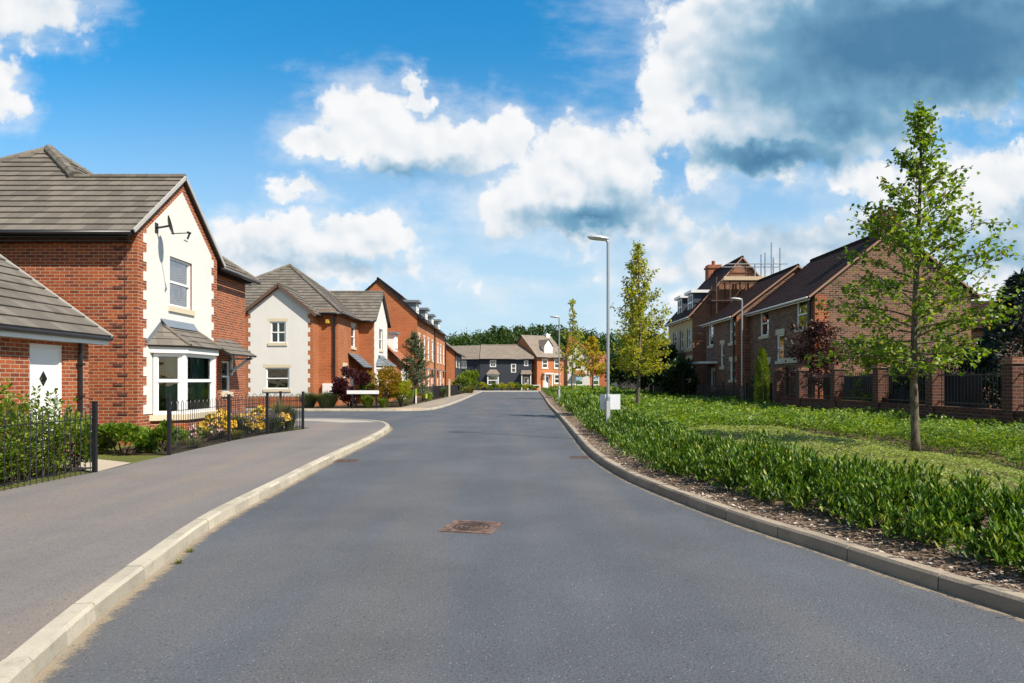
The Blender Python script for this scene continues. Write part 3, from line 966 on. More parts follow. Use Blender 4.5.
def build_world():
    w = bpy.data.worlds.new('World'); scene.world = w; w.use_nodes = True
    nt = NT(w.node_tree); bg = nt.n['Background']
    sky = nt.node('ShaderNodeTexSky'); sky.sky_type = 'NISHITA'; sky.sun_disc = False
    sky.sun_elevation = SUN_EL; sky.sun_rotation = math.atan2(SX, SY)
    sky.altitude = 60; sky.air_density = 1.0; sky.dust_density = .35; sky.ozone_density = 3.2
    d = nt.node('ShaderNodeTexCoord').outputs['Generated']
    sp = nt.node('ShaderNodeSeparateXYZ'); nt.put(sp.inputs[0], d)
    dy = nt.M('MAXIMUM', sp.outputs[1], .12)
    u = nt.M('MULTIPLY', nt.M('DIVIDE', sp.outputs[0], dy), 6.83)
    v = nt.M('MULTIPLY', nt.M('DIVIDE', sp.outputs[2], dy), 6.83)
    uv = nt.node('ShaderNodeCombineXYZ'); nt.put(uv.inputs[0], u); nt.put(uv.inputs[1], v)
    uv = uv.outputs[0]

    def field(p, blobs, k=.10, shift=(0, 0, 0)):
        acc = None
        for (a, b, ra, rb, wt) in blobs:
            q = nt.V('MULTIPLY', nt.V('SUBTRACT', p, (a + shift[0], b + shift[1], 0)), (1 / ra, 1 / rb, 0))
            f = nt.M('MULTIPLY_ADD', nt.V('LENGTH', q), -wt, wt)
            acc = f if acc is None else nt.M('SMOOTH_MAX', acc, f, k)
        return acc

    def N(p, scale, detail, rough, out='Fac'):
        return nt.noise(p, scale, detail, rough, out, dim='2D')

    def warped(p):
        a = nt.V('MULTIPLY', nt.V('SUBTRACT', N(p, 1.6, 1, .5, 'Color'), (.5, .5, .5)), (.34, .28, 0))
        b = nt.V('MULTIPLY', nt.V('SUBTRACT', N(p, 5.0, 4, .55, 'Color'), (.5, .5, .5)), (.30, .30, 0))
        return nt.V('ADD', nt.V('ADD', p, a), b)

    def billow(p):
        def vor(sc):
            x = nt.node('ShaderNodeTexVoronoi', feature='SMOOTH_F1', voronoi_dimensions='2D'); nt.put(x.inputs['Vector'], p)
            x.inputs['Scale'].default_value = sc; x.inputs['Smoothness'].default_value = .3
            return x.outputs['Distance']
        return nt.M('ADD', nt.M('MULTIPLY', nt.M('SUBTRACT', .42, vor(2.1)), .50), nt.M('MULTIPLY', nt.M('SUBTRACT', .42, vor(5.2)), .24))

    wp = warped(uv)
    base = nt.M('SUBTRACT', field(wp, CLOUDS), nt.M('MULTIPLY', nt.M('MAXIMUM', field(wp, GAPS), 0.0), 1.6))
    det = nt.M('MULTIPLY', nt.M('SUBTRACT', N(uv, 8, 6, .6), .5), .38)
    wl = nt.V('ADD', uv, nt.V('MULTIPLY', nt.V('SUBTRACT', N(uv, 4.0, 3, .5, 'Color'), (.5, .5, .5)), (.16, .16, 0)))
    bl = billow(wl)
    dens = nt.M('ADD', nt.M('ADD', base, bl), det)
    # the same billows a little towards the sun (up and to the right) give each one a lit and a dim side
    bl2 = billow(nt.V('ADD', wl, (.06, .13, 0)))
    alpha = nt.step(dens, -.09, .36)
    thin = nt.step(nt.M('ADD', base, nt.M('MULTIPLY', nt.M('SUBTRACT', N(nt.V('MULTIPLY', uv, (.5, 1.4, 0)), 2.2, 5, .6), .5), 1.5)), -.65, .7, 0, .6)
    alpha = nt.M('MAXIMUM', alpha, thin)
    dk = nt.step(nt.M('ADD', field(wp, DARK, .35), nt.M('MULTIPLY', nt.M('SUBTRACT', N(nt.V('MULTIPLY', uv, (.7, 1.25, 0)), 1.5, 4, .45), .5), .5)), -.28, .9)
    lit = nt.M('SUBTRACT', bl, bl2)
    core = nt.step(dens, .1, 1.0)
    shade = nt.M('SUBTRACT', nt.M('MULTIPLY_ADD', core, -.06, .96), nt.M('MULTIPLY', dk, .80))
    shade = nt.M('ADD', shade, nt.M('MULTIPLY', lit, nt.M('MULTIPLY_ADD', dk, -.42, .52)), clamp=True)
    S = 6.5
    cl = nt.node('ShaderNodeValToRGB'); nt.put(cl.inputs[0], shade)
    e = cl.color_ramp.elements
    e[0].position = .10; e[0].color = (.085, .23, .40, 1); e[1].position = 1; e[1].color = (.985, .99, 1.0, 1)
    x = e.new(.40); x.color = (.21, .42, .60, 1); x = e.new(.66); x.color = (.55, .69, .81, 1); x = e.new(.84); x.color = (.86, .90, .94, 1)
    cloud = scale_col(nt, cl.outputs[0], S)
    # sky: deeper blue aloft, pale near the horizon
    skyc = nt.mix(nt.step(v, .6, 4.2), nt.V('MULTIPLY', sky.outputs[0], (.66, 1.05, 1.14)), nt.V('MULTIPLY', sky.outputs[0], (.17, 1.11, 1.38)))
    hz = nt.step(v, -.1, 3.4)
    skyc = nt.mix(nt.M('MULTIPLY_ADD', hz, -.92, .92), skyc, (3.9, 5.05, 5.95))
    front = nt.step(sp.outputs[1], .12, .3)
    # elsewhere in the sky, unseen: generic cumulus, tint chosen for less blue fill light
    gen = nt.step(nt.noise(d, 3.2, 7, .6), .56, .68, 0, .8)
    fin = nt.mix(nt.M('MULTIPLY', alpha, front), skyc, cloud)
    back = nt.mix(gen, nt.V('MULTIPLY', sky.outputs[0], (1.0, .92, .80)), (5.4, 5.4, 5.3))
    up = nt.mix(front, back, fin)
    nt.put(bg.inputs[0], up); bg.inputs[1].default_value = .105


build_world()

# ------------------------------------------------------------------ street plan
def spline(pts, step=.45):
    P = [Vector((p[0], p[1], 0)) for p in pts]; P = [P[0] * 2 - P[1]] + P + [P[-1] * 2 - P[-2]]
    out = []
    for i in range(1, len(P) - 2):
        n = max(1, int((P[i + 1] - P[i]).length / step))
        for k in range(n):
            t = k / n; a, b, c, d = P[i - 1:i + 3]
            q = .5 * ((2 * b) + (c - a) * t + (2 * a - 5 * b + 4 * c - d) * t * t + (3 * b - a - 3 * c + d) * t ** 3)
            out.append((q.x, q.y))
    out.append((P[-2].x, P[-2].y))
    return out


def offset(line, d):
    """positive = to the left of the direction of travel"""
    out = []
    for i, p in enumerate(line):
        a = line[max(i - 1, 0)]; b = line[min(i + 1, len(line) - 1)]
        tx, ty = b[0] - a[0], b[1] - a[1]; L = math.hypot(tx, ty) or 1
        out.append((p[0] - ty / L * d, p[1] + tx / L * d))
    return out


KR = spline([(9.5, -12), (6.4, -4), (4.75, 1), (3.44, 4.6), (3.1, 5.6), (2.88, 6.39), (2.64, 7.1), (2.31, 8.4), (1.85, 10.9), (1.66, 14.2), (1.75, 19), (1.97, 28), (2.3, 43.7), (3.1, 70), (3.6, 92)])
KL = spline([(2.4, -12), (-.7, -4), (-1.85, 1), (-2.55, 3.62), (-2.74, 4.4), (-3.0, 5.88), (-3.26, 7.59), (-3.40, 10.4), (-3.52, 13.3), (-3.72, 19.5), (-4.1, 22.9), (-5.1, 25.3), (-6.9, 26.4), (-10, 26.7), (-24, 27.0), (-60, 27.6)])
KF = spline([(-60, 36.2), (-24, 35.6), (-9, 35.1), (-6.2, 35.0), (-4.75, 35.5), (-4.2, 37.2), (-4.0, 40.5), (-3.9, 45.5), (-3.9, 60), (-4.0, 73), (-4.0, 92)])
kry = np.array([p[1] for p in KR]); krx = np.array([p[0] for p in KR])


def kerbx(y): return np.interp(y, kry, krx)


g = MB(); g.poly([(-3000, -400, -.06), (3000, -400, -.06), (3000, 5000, -.06), (-3000, 5000, -.06)])
struct(g, 'ground', M['grassbase'])
r = MB(); r.poly([(p[0], p[1], 0) for p in KR] + [(p[0], p[1], 0) for p in reversed(KF)] + [(p[0], p[1], 0) for p in reversed(KL)])
struct(r, 'road', M['asphalt'])


def stones(line, d0, d1, z0, z1, L=.915, gap=.012, ch=.022):
    """kerb stones laid end to end between two offsets of a line; road side is d0"""
    mb = MB(); acc = [0.0]
    for i in range(1, len(line)): acc.append(acc[-1] + math.hypot(line[i][0] - line[i - 1][0], line[i][1] - line[i - 1][1]))
    acc = np.array(acc); X = np.array([p[0] for p in line]); Y = np.array([p[1] for p in line])
    def at(s):
        x = np.interp(s, acc, X); y = np.interp(s, acc, Y)
        e = .05; x2 = np.interp(s + e, acc, X) - np.interp(s - e, acc, X); y2 = np.interp(s + e, acc, Y) - np.interp(s - e, acc, Y)
        l = math.hypot(x2, y2) or 1
        return x, y, -y2 / l, x2 / l
    s = 0.0; sg = 1 if d1 > d0 else -1
    while s + L < acc[-1]:
        jz = random.uniform(-.004, .004); jd = random.uniform(-.004, .004)
        secs = []
        for q in (s + gap / 2, s + L / 2, s + L - gap / 2):
            x, y, nx, ny = at(q)
            prof = [(d0, z0), (d0 + sg * .008, z1 - ch), (d0 + sg * (ch + .006), z1), (d1, z1), (d1, z0)]
            secs.append([(x + nx * (a + jd), y + ny * (a + jd), b + (jz if b > z0 else 0)) for a, b in prof])
        for j in range(2):
            for k in range(4):
                q = [secs[j][k], secs[j + 1][k], secs[j + 1][k + 1], secs[j][k + 1]]
                mb.poly(q if sg < 0 else list(reversed(q)))
        mb.poly(secs[0] if sg < 0 else list(reversed(secs[0]))); mb.poly(list(reversed(secs[2])) if sg < 0 else secs[2])
        s += L
    return mb


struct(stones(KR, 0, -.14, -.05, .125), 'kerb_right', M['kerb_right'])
struct(stones(KL, 0, .14, -.05, .12), 'kerb_left', M['concrete'])
struct(stones(KF, 0, .14, -.05, .10), 'kerb_far', M['concrete'])


def strip(name, line, d0, d1, z, m):
    mb = MB(); A = offset(line, d0); B = offset(line, d1); u = 0
    for i in range(len(line) - 1):
        mb.poly([(*A[i], z), (*A[i + 1], z), (*B[i + 1], z), (*B[i], z)], 0, [(u, 0), (u + .4, 0), (u + .4, 1), (u, 1)]); u += .4
    struct(mb, name, m)


strip('road_edge_grit_left', KL, -.002, -.24, .004, M['grit'])
strip('road_edge_grit_right', KR, .002, .26, .004, M['grit'])

# left pavement, up to the railing line
KLi = offset(KL, .138)
pv = MB()
i_end = min(range(len(KLi)), key=lambda i: abs(KLi[i][0] + 9) + (0 if KLi[i][1] > 20 else 99))
fence_line = [(-11, 21.3), (-6.3, 21.3), (-6.3, 20.6), (-6.72, 18.7), (-6.86, 16.6), (-6.8, 13.5), (-6.72, 11), (-6.9, 9), (-6.9, 2), (-6.2, -12)]
i_far = min(range(len(KLi)), key=lambda i: abs(KLi[i][0] + 40) + (0 if KLi[i][1] > 20 else 99))
pv.poly([(p[0], p[1], .115) for p in KLi[:i_far + 1]] + [(-40, 21.3, .115)] + [(p[0], p[1], .115) for p in fence_line])
struct(pv, 'pavement_left', M['pave'])
tp = MB(); tp.poly([(-4.75, 24.1, .119), (-5.35, 24.95, .119), (-6.9, 25.9, .119), (-8.6, 26.1, .119), (-8.6, 24.9, .119), (-7.2, 24.7, .119), (-5.9, 23.7, .119)])
struct(tp, 'pavement_corner_paving', M['paleroad'])
KFi = offset(KF, .138)
pf = MB()
pf.poly([(p[0], p[1], .095) for p in KFi] + [(-5.2, 92, .095), (-5.3, 84, .095), (-5.7, 59, .095), (-6.0, 44, .095), (-6.1, 37.5, .095), (-7.5, 36.5, .095), (-60, 37.2, .095)])
struct(pf, 'pavement_far', M['pave_far'])
tq = MB(); tq.poly([(-6.5, 35.3, .099), (-4.95, 35.75, .099), (-4.5, 37.0, .099), (-6.1, 36.9, .099)])
struct(tq, 'pavement_tactile_paving', M['tactile'])
fc = MB(); fc.poly([(-9, 92, .004), (14, 92, .004), (40, 106, .004), (-9, 108, .004)])
struct(fc, 'forecourt_paving', M['paleroad'])

# garden ground
gl = MB(); gl.poly([(-60, -15, .10), (-6.0, -15, .10), (-6.7, 2, .10), (-6.7, 9, .10), (-6.6, 11, .10), (-6.7, 13.5, .10), (-6.75, 16.6, .10), (-6.6, 18.7, .10), (-6.2, 20.6, .10), (-6.2, 21.35, .10), (-60, 21.35, .10)])
struct(gl, 'garden_ground_left', M['lawn'])
gb = MB(); gb.poly([(-7.9, 13.6, .106), (-6.84, 13.6, .106), (-6.9, 16.6, .106), (-6.75, 18.7, .106), (-6.35, 20.55, .106), (-8.2, 20.5, .106), (-8.6, 15.0, .106)])
struct(gb, 'flower_bed_earth', M['earth'])
gp = MB(); gp.poly([(-8.55, 12.0, .11), (-6.75, 11.15, .11), (-6.85, 12.3, .11), (-8.55, 13.3, .11)])
struct(gp, 'path_to_door', M['paving'])
gf = MB(); gf.poly([(-60, 37.0, .09), (-7.4, 36.4, .09), (-6.0, 37.4, .09), (-5.9, 44, .09), (-5.6, 59, .09), (-5.2, 84, .09), (-5.1, 92, .09), (-9, 108, .09), (-60, 108, .09)])
struct(gf, 'garden_ground_far', M['earth'])
gr_ = MB(); gr_.poly([(10.2, -14, .12), (70, -14, .12), (70, 110, .12), (10.2, 110, .12)])
struct(gr_, 'garden_ground_right', M['earth'])


def bedz(x, y):
    s = np.clip((x - kerbx(y) - .14) / 1.1, 0, 1)
    return .105 + .10 * s * s * (3 - 2 * s) + .015 * np.sin(x * 5.1 + y * 2.3) * np.sin(y * 4.3 - x * 1.7) * s


bd = MB(); ys = [-13 + .5 * i for i in range(211)]
def sx(y, j):
    k0 = float(kerbx(y)) + .137; t = (j / 16) ** 1.6
    return k0 + (10.25 - k0) * t if y > -10 else k0 + 6 * t
grid = [[(sx(y, j), y) for j in range(17)] for y in ys]
for i in range(len(ys) - 1):
    for j in range(16):
        q = [grid[i][j], grid[i][j + 1], grid[i + 1][j + 1], grid[i + 1][j]]
        bd.poly([(a, b, float(bedz(a, b))) for a, b in q])
struct(bd, 'planting_bed', M['soil'])

# ---------- loose bark chips on the strip behind the kerb
n = 15000
cy = 3.5 + 32 * rng.uniform(0, 1, n) ** 1.9
cx_ = kerbx(cy) + .15 + rng.uniform(0, 1, n) * 1.1
P = np.stack([cx_, cy, bedz(cx_, cy) + .006], 1)
V, T = leaf_geo(P, rand_dirs(n, -.15, .35), rng.uniform(.02, .075, n), rng.uniform(.012, .03, n), nrm=nrmz(rand_dirs(n, .2, 1) + np.array([[0, 0, 1.2]])))
geo_obj('bark_chips', V, T, M['chip'], kind='stuff')


# ---------- planting behind the kerb
def inside(poly, x, y):
    c = np.zeros(len(x), bool); n = len(poly)
    for i in range(n):
        x0, y0 = poly[i]; x1, y1 = poly[(i + 1) % n]
        k = ((y0 > y) != (y1 > y)) & (x < (x1 - x0) * (y - y0) / (y1 - y0 + 1e-12) + x0)
        c ^= k
    return c


def wob(x, y):
    return (np.sin(x * 1.7 + y * .9) + np.sin(x * .8 - y * 1.45 + 1) + np.sin(x * 3.1 + y * 2.7 + 2) * .6 + np.sin(y * 4.3 - x * 3.7) * .5) / 3.1


MAT_PATCH = [(3.6, 15.4), (4.6, 17.2), (6.3, 17.4), (7.3, 15.8), (7.75, 13.2), (7.7, 11), (7.4, 9.4), (7.6, 6), (8, 2), (4.6, 4), (3.6, 7), (3.1, 9), (2.9, 12)]


def laurels():
    gs = []
    y = 2.6
    while y < 92:
        sp = .27 if y < 16 else min(.8, .27 + (y - 16) * .016)
        k0 = float(kerbx(y)); s = .74
        wmax = 1.85 + .2 * math.sin(y * .9) + (.0 if y < 25 else 0)
        while s < wmax:
            edge = s < 1.0
            px = k0 + s + random.uniform(-.12, .12) + (random.uniform(-.12, .1) if edge else 0); py = y + random.uniform(-.12, .12)
            h = random.uniform(.29, .44) * (.90 if edge else 1.05) * (1.0 + .16 * math.sin(py * 2.6 + s * 4) + .10 * math.sin(py * .8))
            if py < 9: h *= .98
            ns = 13 if y < 12 else 9 if y < 22 else 4
            nl = 21 if y < 12 else 14 if y < 22 else 6
            L = .086 if y < 12 else min(.24, .086 + (y - 12) * .0048)
            a = rng.uniform(0, 2 * np.pi, ns); lean = rng.uniform(.02, .19, ns)
            if edge: lean = lean * 2.1 + .03
            hs = h * rng.uniform(.7, 1.12, ns)
            tt = (np.arange(nl) + .6) / nl
            A = np.repeat(a, nl); LN = np.repeat(lean, nl); HS = np.repeat(hs, nl); t = np.tile(tt, ns)
            rad = LN * t ** 1.3 + .02
            x0 = px + np.cos(A) * rad; y0 = py + np.sin(A) * rad
            z0 = bedz(np.full(1, px), np.full(1, py))[0] + HS * (.06 + .94 * t)
            n_ = len(A); ph = rng.uniform(0, 2 * np.pi, n_)
            d = np.stack([np.cos(ph) * .6 + np.cos(A) * .25, np.sin(ph) * .6 + np.sin(A) * .25, .55 + 1.15 * t + rng.normal(size=n_) * .25], 1)
            out = np.stack([np.cos(ph), np.sin(ph), np.full(n_, .5)], 1)
            if edge:      # low side shoots close the foot of the outer plants
                low = rng.random(n_) < .20; z0 = np.where(low, z0 - HS * t * .62, z0)
                x0 = np.where(low, px + np.cos(A) * (.06 + LN * .9 * t + .05), x0); y0 = np.where(low, py + np.sin(A) * (.06 + LN * .9 * t + .05), y0)
            gs.append(leaf_geo(np.stack([x0, y0, z0], 1), d, L * rng.uniform(.75, 1.2, n_), L * .31 * rng.uniform(.8, 1.25, n_), nrm=nrmz(-out + rand_dirs(n_) * .3 + np.array([[0, 0, .9]])), fold=.2, curl=.12))
            s += sp
        y += sp
    V, T = merge_geo(gs)
    geo_obj('laurel_planting', V, T, M['l_laurel'], kind='stuff')


def cover():
    """low arching ground cover filling the bed, and a paler clipped mat in front of the nearest tree"""
    gs = []; gm = []
    for y0 in np.arange(2.0, 92, 1.0):
        d = max(5.0, y0); s = min(.34, max(.052, .0052 * d))
        k0 = float(kerbx(y0 + .5)); x0, x1 = k0 + 1.6, 10.35
        n_ = int(4.2 / s ** 2 * (x1 - x0)); 
        if y0 < 5: n_ //= 3
        x = rng.uniform(x0, x1, n_); y = y0 + rng.uniform(0, 1, n_)
        vis = x < (y * .78 + 2.0)
        x, y = x[vis], y[vis]
        mat_ = inside(MAT_PATCH, x + .25 * np.sin(y * 2.1), y + .3 * np.sin(x * 2.3))
        q = ~mat_
        xx, yy = x[q], y[q]; nn = len(xx)
        near = np.clip((xx - 6.5) / 4, 0, 1)
        h = .40 + .13 * wob(xx, yy) + .17 * wob(xx * 2.6 + 3, yy * 2.6) + .08 * near
        h = np.maximum(h, .13) * (np.clip(yy / 30, .75, 1.0) if y0 > 20 else 1)
        z = bedz(xx, yy) + h * rng.uniform(.0, 1, nn) ** .45
        ang = np.sin(xx * 2.3) * 1.5 + np.cos(yy * 1.9) * 1.8 + rng.normal(size=nn) * .7
        dd = np.stack([np.cos(ang), np.sin(ang), .45 + rng.normal(size=nn) * .35], 1)
        gs.append(leaf_geo(np.stack([xx, yy, z], 1), dd, s * 1.15 * rng.uniform(.6, 1.35, nn), s * .5 * rng.uniform(.7, 1.3, nn), nrm=nrmz(rand_dirs(nn, 0, 1) + np.array([[0, 0, .9]]))))
        xx, yy = x[mat_], y[mat_]; nn = len(xx)
        if nn:
            h = np.maximum(.24 + .04 * wob(xx * 1.3, yy * 1.3) - .15 * np.clip((xx - 6.4) / .9, 0, 1), .1)
            z = bedz(xx, yy) + h * rng.uniform(.45, 1, nn) ** .35
            dd = rand_dirs(nn, -.1, .6)
            gm.append(leaf_geo(np.stack([xx, yy, z], 1), dd, s * .75 * rng.uniform(.7, 1.2, nn), s * .55 * rng.uniform(.7, 1.2, nn), nrm=nrmz(rand_dirs(nn, 0, 1) + np.array([[0, 0, 1.4]]))))
    # long sprays arching out of the mass
    n_ = 2600
    yb = 6 + 26 * rng.uniform(0, 1, n_) ** 1.3; xb = rng.uniform(4.2, 10.3, n_)
    ok = (~inside(MAT_PATCH, xb, yb)) & (xb > kerbx(yb) + 2.4) & (xb < yb * .78 + 1.5)
    xb, yb = xb[ok], yb[ok]; n_ = len(xb)
    an = rng.uniform(0, 2 * np.pi, n_); ln = rng.uniform(.22, .5, n_)
    for j in range(9):
        t = (j + .5) / 9
        p = np.stack([xb + np.cos(an) * ln * t, yb + np.sin(an) * ln * t, bedz(xb, yb) + .2 + .12 * wob(xb, yb) + .34 * t - .24 * t * t], 1)
        for sgn in (-1, 1):
            d = np.stack([np.cos(an + sgn * .9), np.sin(an + sgn * .9), np.full(n_, .25)], 1)
            gs.append(leaf_geo(p, d, .07 * rng.uniform(.7, 1.2, n_), .026, nrm=np.tile([[0, 0, 1.]], (n_, 1))))
    V, T = merge_geo(gs); geo_obj('ground_cover', V, T, M['l_cover'], kind='stuff')
    V, T = merge_geo(gm); geo_obj('ground_cover_mat', V, T, M['l_mat'], kind='stuff')


laurels(); cover()
# ------------------------------------------------------------------ houses
def quad_wall(mb, kind, c, a0, a1, z0, z1, holes=(), mi=0, n=0.0):
    wall(mb, axis_face(kind, c), a0, a1, z0, z1, holes, mi=mi, n=n)


def door(parent, F, a0, a1, z0, z1, mat, diamond=False, panes=False, n=-.05, label=None):
    mb = MB(); fw = .07
    F.box(mb, a0, a0 + fw, z0, z1, n - .08, n + .005); F.box(mb, a1 - fw, a1, z0, z1, n - .08, n + .005); F.box(mb, a0 + fw, a1 - fw, z1 - fw, z1, n - .08, n + .005)
    F.box(mb, a0 + fw, a1 - fw, z0, z1 - fw, n - .075, n - .03)
    am = (a0 + a1) / 2
    for (p, q) in ((.12, .42), (.50, .94)):          # pressed panels
        lo, hi = z0 + (z1 - z0) * p, z0 + (z1 - z0) * q
        if diamond and p > .4: continue
        F.box(mb, a0 + .2, am - .04, lo, hi, n - .03, n - .022); F.box(mb, am + .04, a1 - .2, lo, hi, n - .03, n - .022)
    d = mb.build('door', mat, parent, label=label)
    if diamond:
        g = MB(); zc = z0 + (z1 - z0) * .70
        g.poly([F.p(am, zc - .15, n - .026), F.p(am + .11, zc, n - .026), F.p(am, zc + .15, n - .026), F.p(am - .11, zc, n - .026)])
        g.build('diamond_pane', M['black'], d)
    if panes:
        g = MB(); F.box(g, a0 + .22, am - .05, z0 + (z1 - z0) * .5, z1 - .22, n - .028, n - .015); F.box(g, am + .05, a1 - .22, z0 + (z1 - z0) * .5, z1 - .22, n - .028, n - .015)
        g.build('pane', M['black'], d)
    h = MB(); F.box(h, a1 - .17, a1 - .13, z0 + 1.0, z0 + 1.16, n - .03, n + .02); h.build('handle', M['galv'], d)
    return d


def bay(parent, X, y0, y1, zs, zh, ztop, proj=.6, zb=0.0, plinth=None, tile=None, curtain=None, splay=.55):
    """splay-sided ground floor bay window with a hipped tiled canopy on a wall facing +x"""
    R0, A, B, R1 = (X, y0), (X + proj, y0 + splay), (X + proj, y1 - splay), (X, y1)
    def ring(e):
        return [(X, y0 - e * 1.3), (X + proj + e, y0 + splay - e * .45), (X + proj + e, y1 - splay + e * .45), (X, y1 + e * 1.3)]
    def prism(mb, r, z0, z1):
        n = len(r)
        for i in range(n - 1): mb.poly([(*r[i], z0), (*r[i + 1], z0), (*r[i + 1], z1), (*r[i], z1)])
        mb.poly([(*p, z1) for p in r]); mb.poly([(*p, z0) for p in reversed(r)])
    m = MB(); prism(m, ring(0), zb, zs - .14); m.build('bay_base', plinth or M['brick_red'], parent)
    m = MB(); prism(m, ring(.07), zs - .14, zs); m.build('bay_sill', M['stone'], parent)
    m = MB(); prism(m, ring(.10), zh, zh + .16); m.build('bay_head', M['paint_white'], parent)
    for (p, q) in ((R0, A), (A, B), (B, R1)):
        L = math.hypot(q[0] - p[0], q[1] - p[1]); U = ((q[0] - p[0]) / L, (q[1] - p[1]) / L)
        F = Face(p, (U[1], -U[0]))
        window(parent, F, .045, L - .045, zs + .002, zh - .002, 'sash', sill=False, fw=.085, n=.0, mid=.55, curtain=curtain)
    for p in (A, B):
        m = MB(); m.tube([(p[0] - .03, p[1], zs), (p[0] - .03, p[1], zh)], .065, 8); m.build('bay_post', M['upvc'], parent)
    m = MB(); e = ring(.18); zt = zh + .165
    t0, t1 = (X + .005, y0 + splay * 1.1, ztop), (X + .005, y1 - splay * 1.1, ztop)
    T = tile or M['tile_grey']
    tiles(m, [(*e[0], zt), (*e[1], zt), t0], .24, .02, .03); tiles(m, [(*e[1], zt), (*e[2], zt), t1, t0], .24, .02, .03); tiles(m, [(*e[2], zt), (*e[3], zt), t1], .24, .02, .03)
    ridge(m, (*e[1], zt + .03), (t0[0], t0[1], t0[2] + .02), .045); ridge(m, (*e[2], zt + .03), (t1[0], t1[1], t1[2] + .02), .045)
    rf = m.build('bay_roof', [T, M['black']], parent)
    m = MB(); m.poly([(X + .02, t0[1] - .1, ztop + .14), (X + .02, t1[1] + .1, ztop + .14), (X + .17, t1[1] + .05, ztop - .06), (X + .17, t0[1] - .05, ztop - .06)])
    for (a, b) in ((t0, e[0]), (t1, e[3])):
        m.beam((X + .012, a[1], a[2] + .06), (X + .012, b[1], zt + .07), .02, .12)
    m.build('flashing', M['lead'], rf)


def brick_band(parent, F, a0, ze, am, za, mat, drop=.2, proud=.02):
    pass


# ================= nearest house on the left, gable to the street
H1 = thing('brick_house', 'nearest red brick house on the left with cream gable, bay window and satellite dish', 'house', (-13, 19.5, 0), group='houses on the left side')
E1 = axis_face('E', -8.67); E1b = axis_face('E', -9.1)
w = MB()
hw = (17.28, 18.48, 3.48, 4.74)
wall(w, E1, 15.8, 20.07, 0, 5.2, [hw, (16.7, 18.65, .8, 2.3)])
w.poly([E1.p(15.8, 5.2), E1.p(20.07, 5.2), E1.p(17.935, 6.86)])
quad_wall(w, 'S', 15.8, -17.4, -8.67, 0, 5.2)
quad_wall(w, 'N', 20.07, 8.67, 9.1, 0, 5.2)
hp = (21.42, 22.08, 1.22, 2.2); hd = (20.25, 21.15, .12, 2.15)
wall(w, E1b, 20.07, 23.3, 0, 5.2, [hp, hd])
quad_wall(w, 'N', 23.3, 9.1, 17.4, 0, 5.2); quad_wall(w, 'W', -17.4, -23.3, -15.8, 0, 5.2)
# brick plinth and quoins stand a little proud of the field
w.box(-17.4, -8.63, 15.765, 15.8, 0, .62)
wl = w.build('wall', M['brick_red'], H1)
q = MB()
for i in range(19):
    z = .78 + i * .225; L = .33 if i % 2 else .22
    if z > 4.9: break
    q.box(-8.67 - L - .22, -8.67 - L + .0, 15.787, 15.81, z, z + .075 * (1 if i % 2 else 1))
q.box(-8.67 - .30, -8.67 - .285, 15.79, 15.81, .78, 5.0)
q.build('quoin_recess', brick('dark_joint_brick', (.10, .03, .02), (.08, .025, .018), (.2, .13, .1)), wl)
rp = render_panel(E1, 15.8, 20.07, .79, 5.2, 6.86, [hw, (16.45, 18.9, .79, 2.5)], tooth=(.25, .40), band=.27)
rp.build('render_panel', M['render_white'], H1)
m = MB()
S_ = (6.9 - 4.98) / (17.935 - 15.5); xh = -13.25 + (4.45) * (1 - 2.435 / 4.05)
ap = (-13.25, 19.55, 8.2)
tiles(m, [(-17.7, 15.5, 4.98), (-8.58, 15.5, 4.98), (-8.58, 17.935, 6.9), (xh, 17.935, 6.9), ap])
tiles(m, [(-8.58, 17.935, 6.9), (xh, 17.935, 6.9), (-8.8, 20.37, 4.98), (-8.58, 20.37, 4.98)])
tiles(m, [(xh, 17.935, 6.9), (-8.8, 20.37, 4.98), (-8.8, 23.6, 4.98), ap])
tiles(m, [(-8.8, 23.6, 4.98), (-17.7, 23.6, 4.98), ap]); tiles(m, [(-17.7, 23.6, 4.98), (-17.7, 15.5, 4.98), ap])
ridge(m, (-8.58, 17.935, 6.93), (xh, 17.935, 6.93), .085); ridge(m, (xh, 17.935, 6.93), ap, .16); ridge(m, ap, (-17.7, 15.5, 5.0), .11); ridge(m, ap, (-8.8, 23.6, 5.0), .11)
rf = m.build('roof', [M['tile_grey'], M['black']], H1)
v = MB()
v.beam((-8.565, 15.48, 4.985), (-8.565, 17.935, 6.915), .03, .085); v.beam((-8.565, 17.935, 6.915), (-8.565, 20.39, 4.985), .03, .085)
v.build('verge', plain('grey_verge', (.42, .41, .38), .8), rf)
m = MB(); m.beam((-17.7, 15.56, 4.90), (-8.72, 15.56, 4.90), .03, .10); m.beam((-17.7, 15.65, 4.78), (-8.72, 15.65, 4.78), .2, .02)
m.build('fascia', M['black'], rf); m = MB(); m.beam((-9.03, 20.4, 4.90), (-9.03, 23.6, 4.90), .03, .10); m.build('fascia', M['black'], rf)
gutter(H1, (-17.7, 15.46, 4.94), (-8.62, 15.46, 4.94)); gutter(H1, (-8.74, 20.4, 4.94), (-8.74, 23.62, 4.94))
window(H1, E1, *hw, style='sash', n=-.035, glass='glass_blue', sill=True)
window(H1, E1b, *hp, style='sash', n=-.035)
door(H1, E1b, *hd, M['paint_white'])
bay(H1, -8.67, 16.42, 18.95, .76, 2.26, 2.98, plinth=M['brick_red'], curtain=('curtain_green', [(.45, 1)]), splay=.44)
m = MB(); tiles(m, [(-8.3, 20.1, 2.36), (-8.3, 22.2, 2.36), (-9.09, 22.2, 2.88), (-9.09, 20.1, 2.88)], .24, .02, .04)
p = m.build('porch_roof', [M['tile_grey'], M['black']], H1)
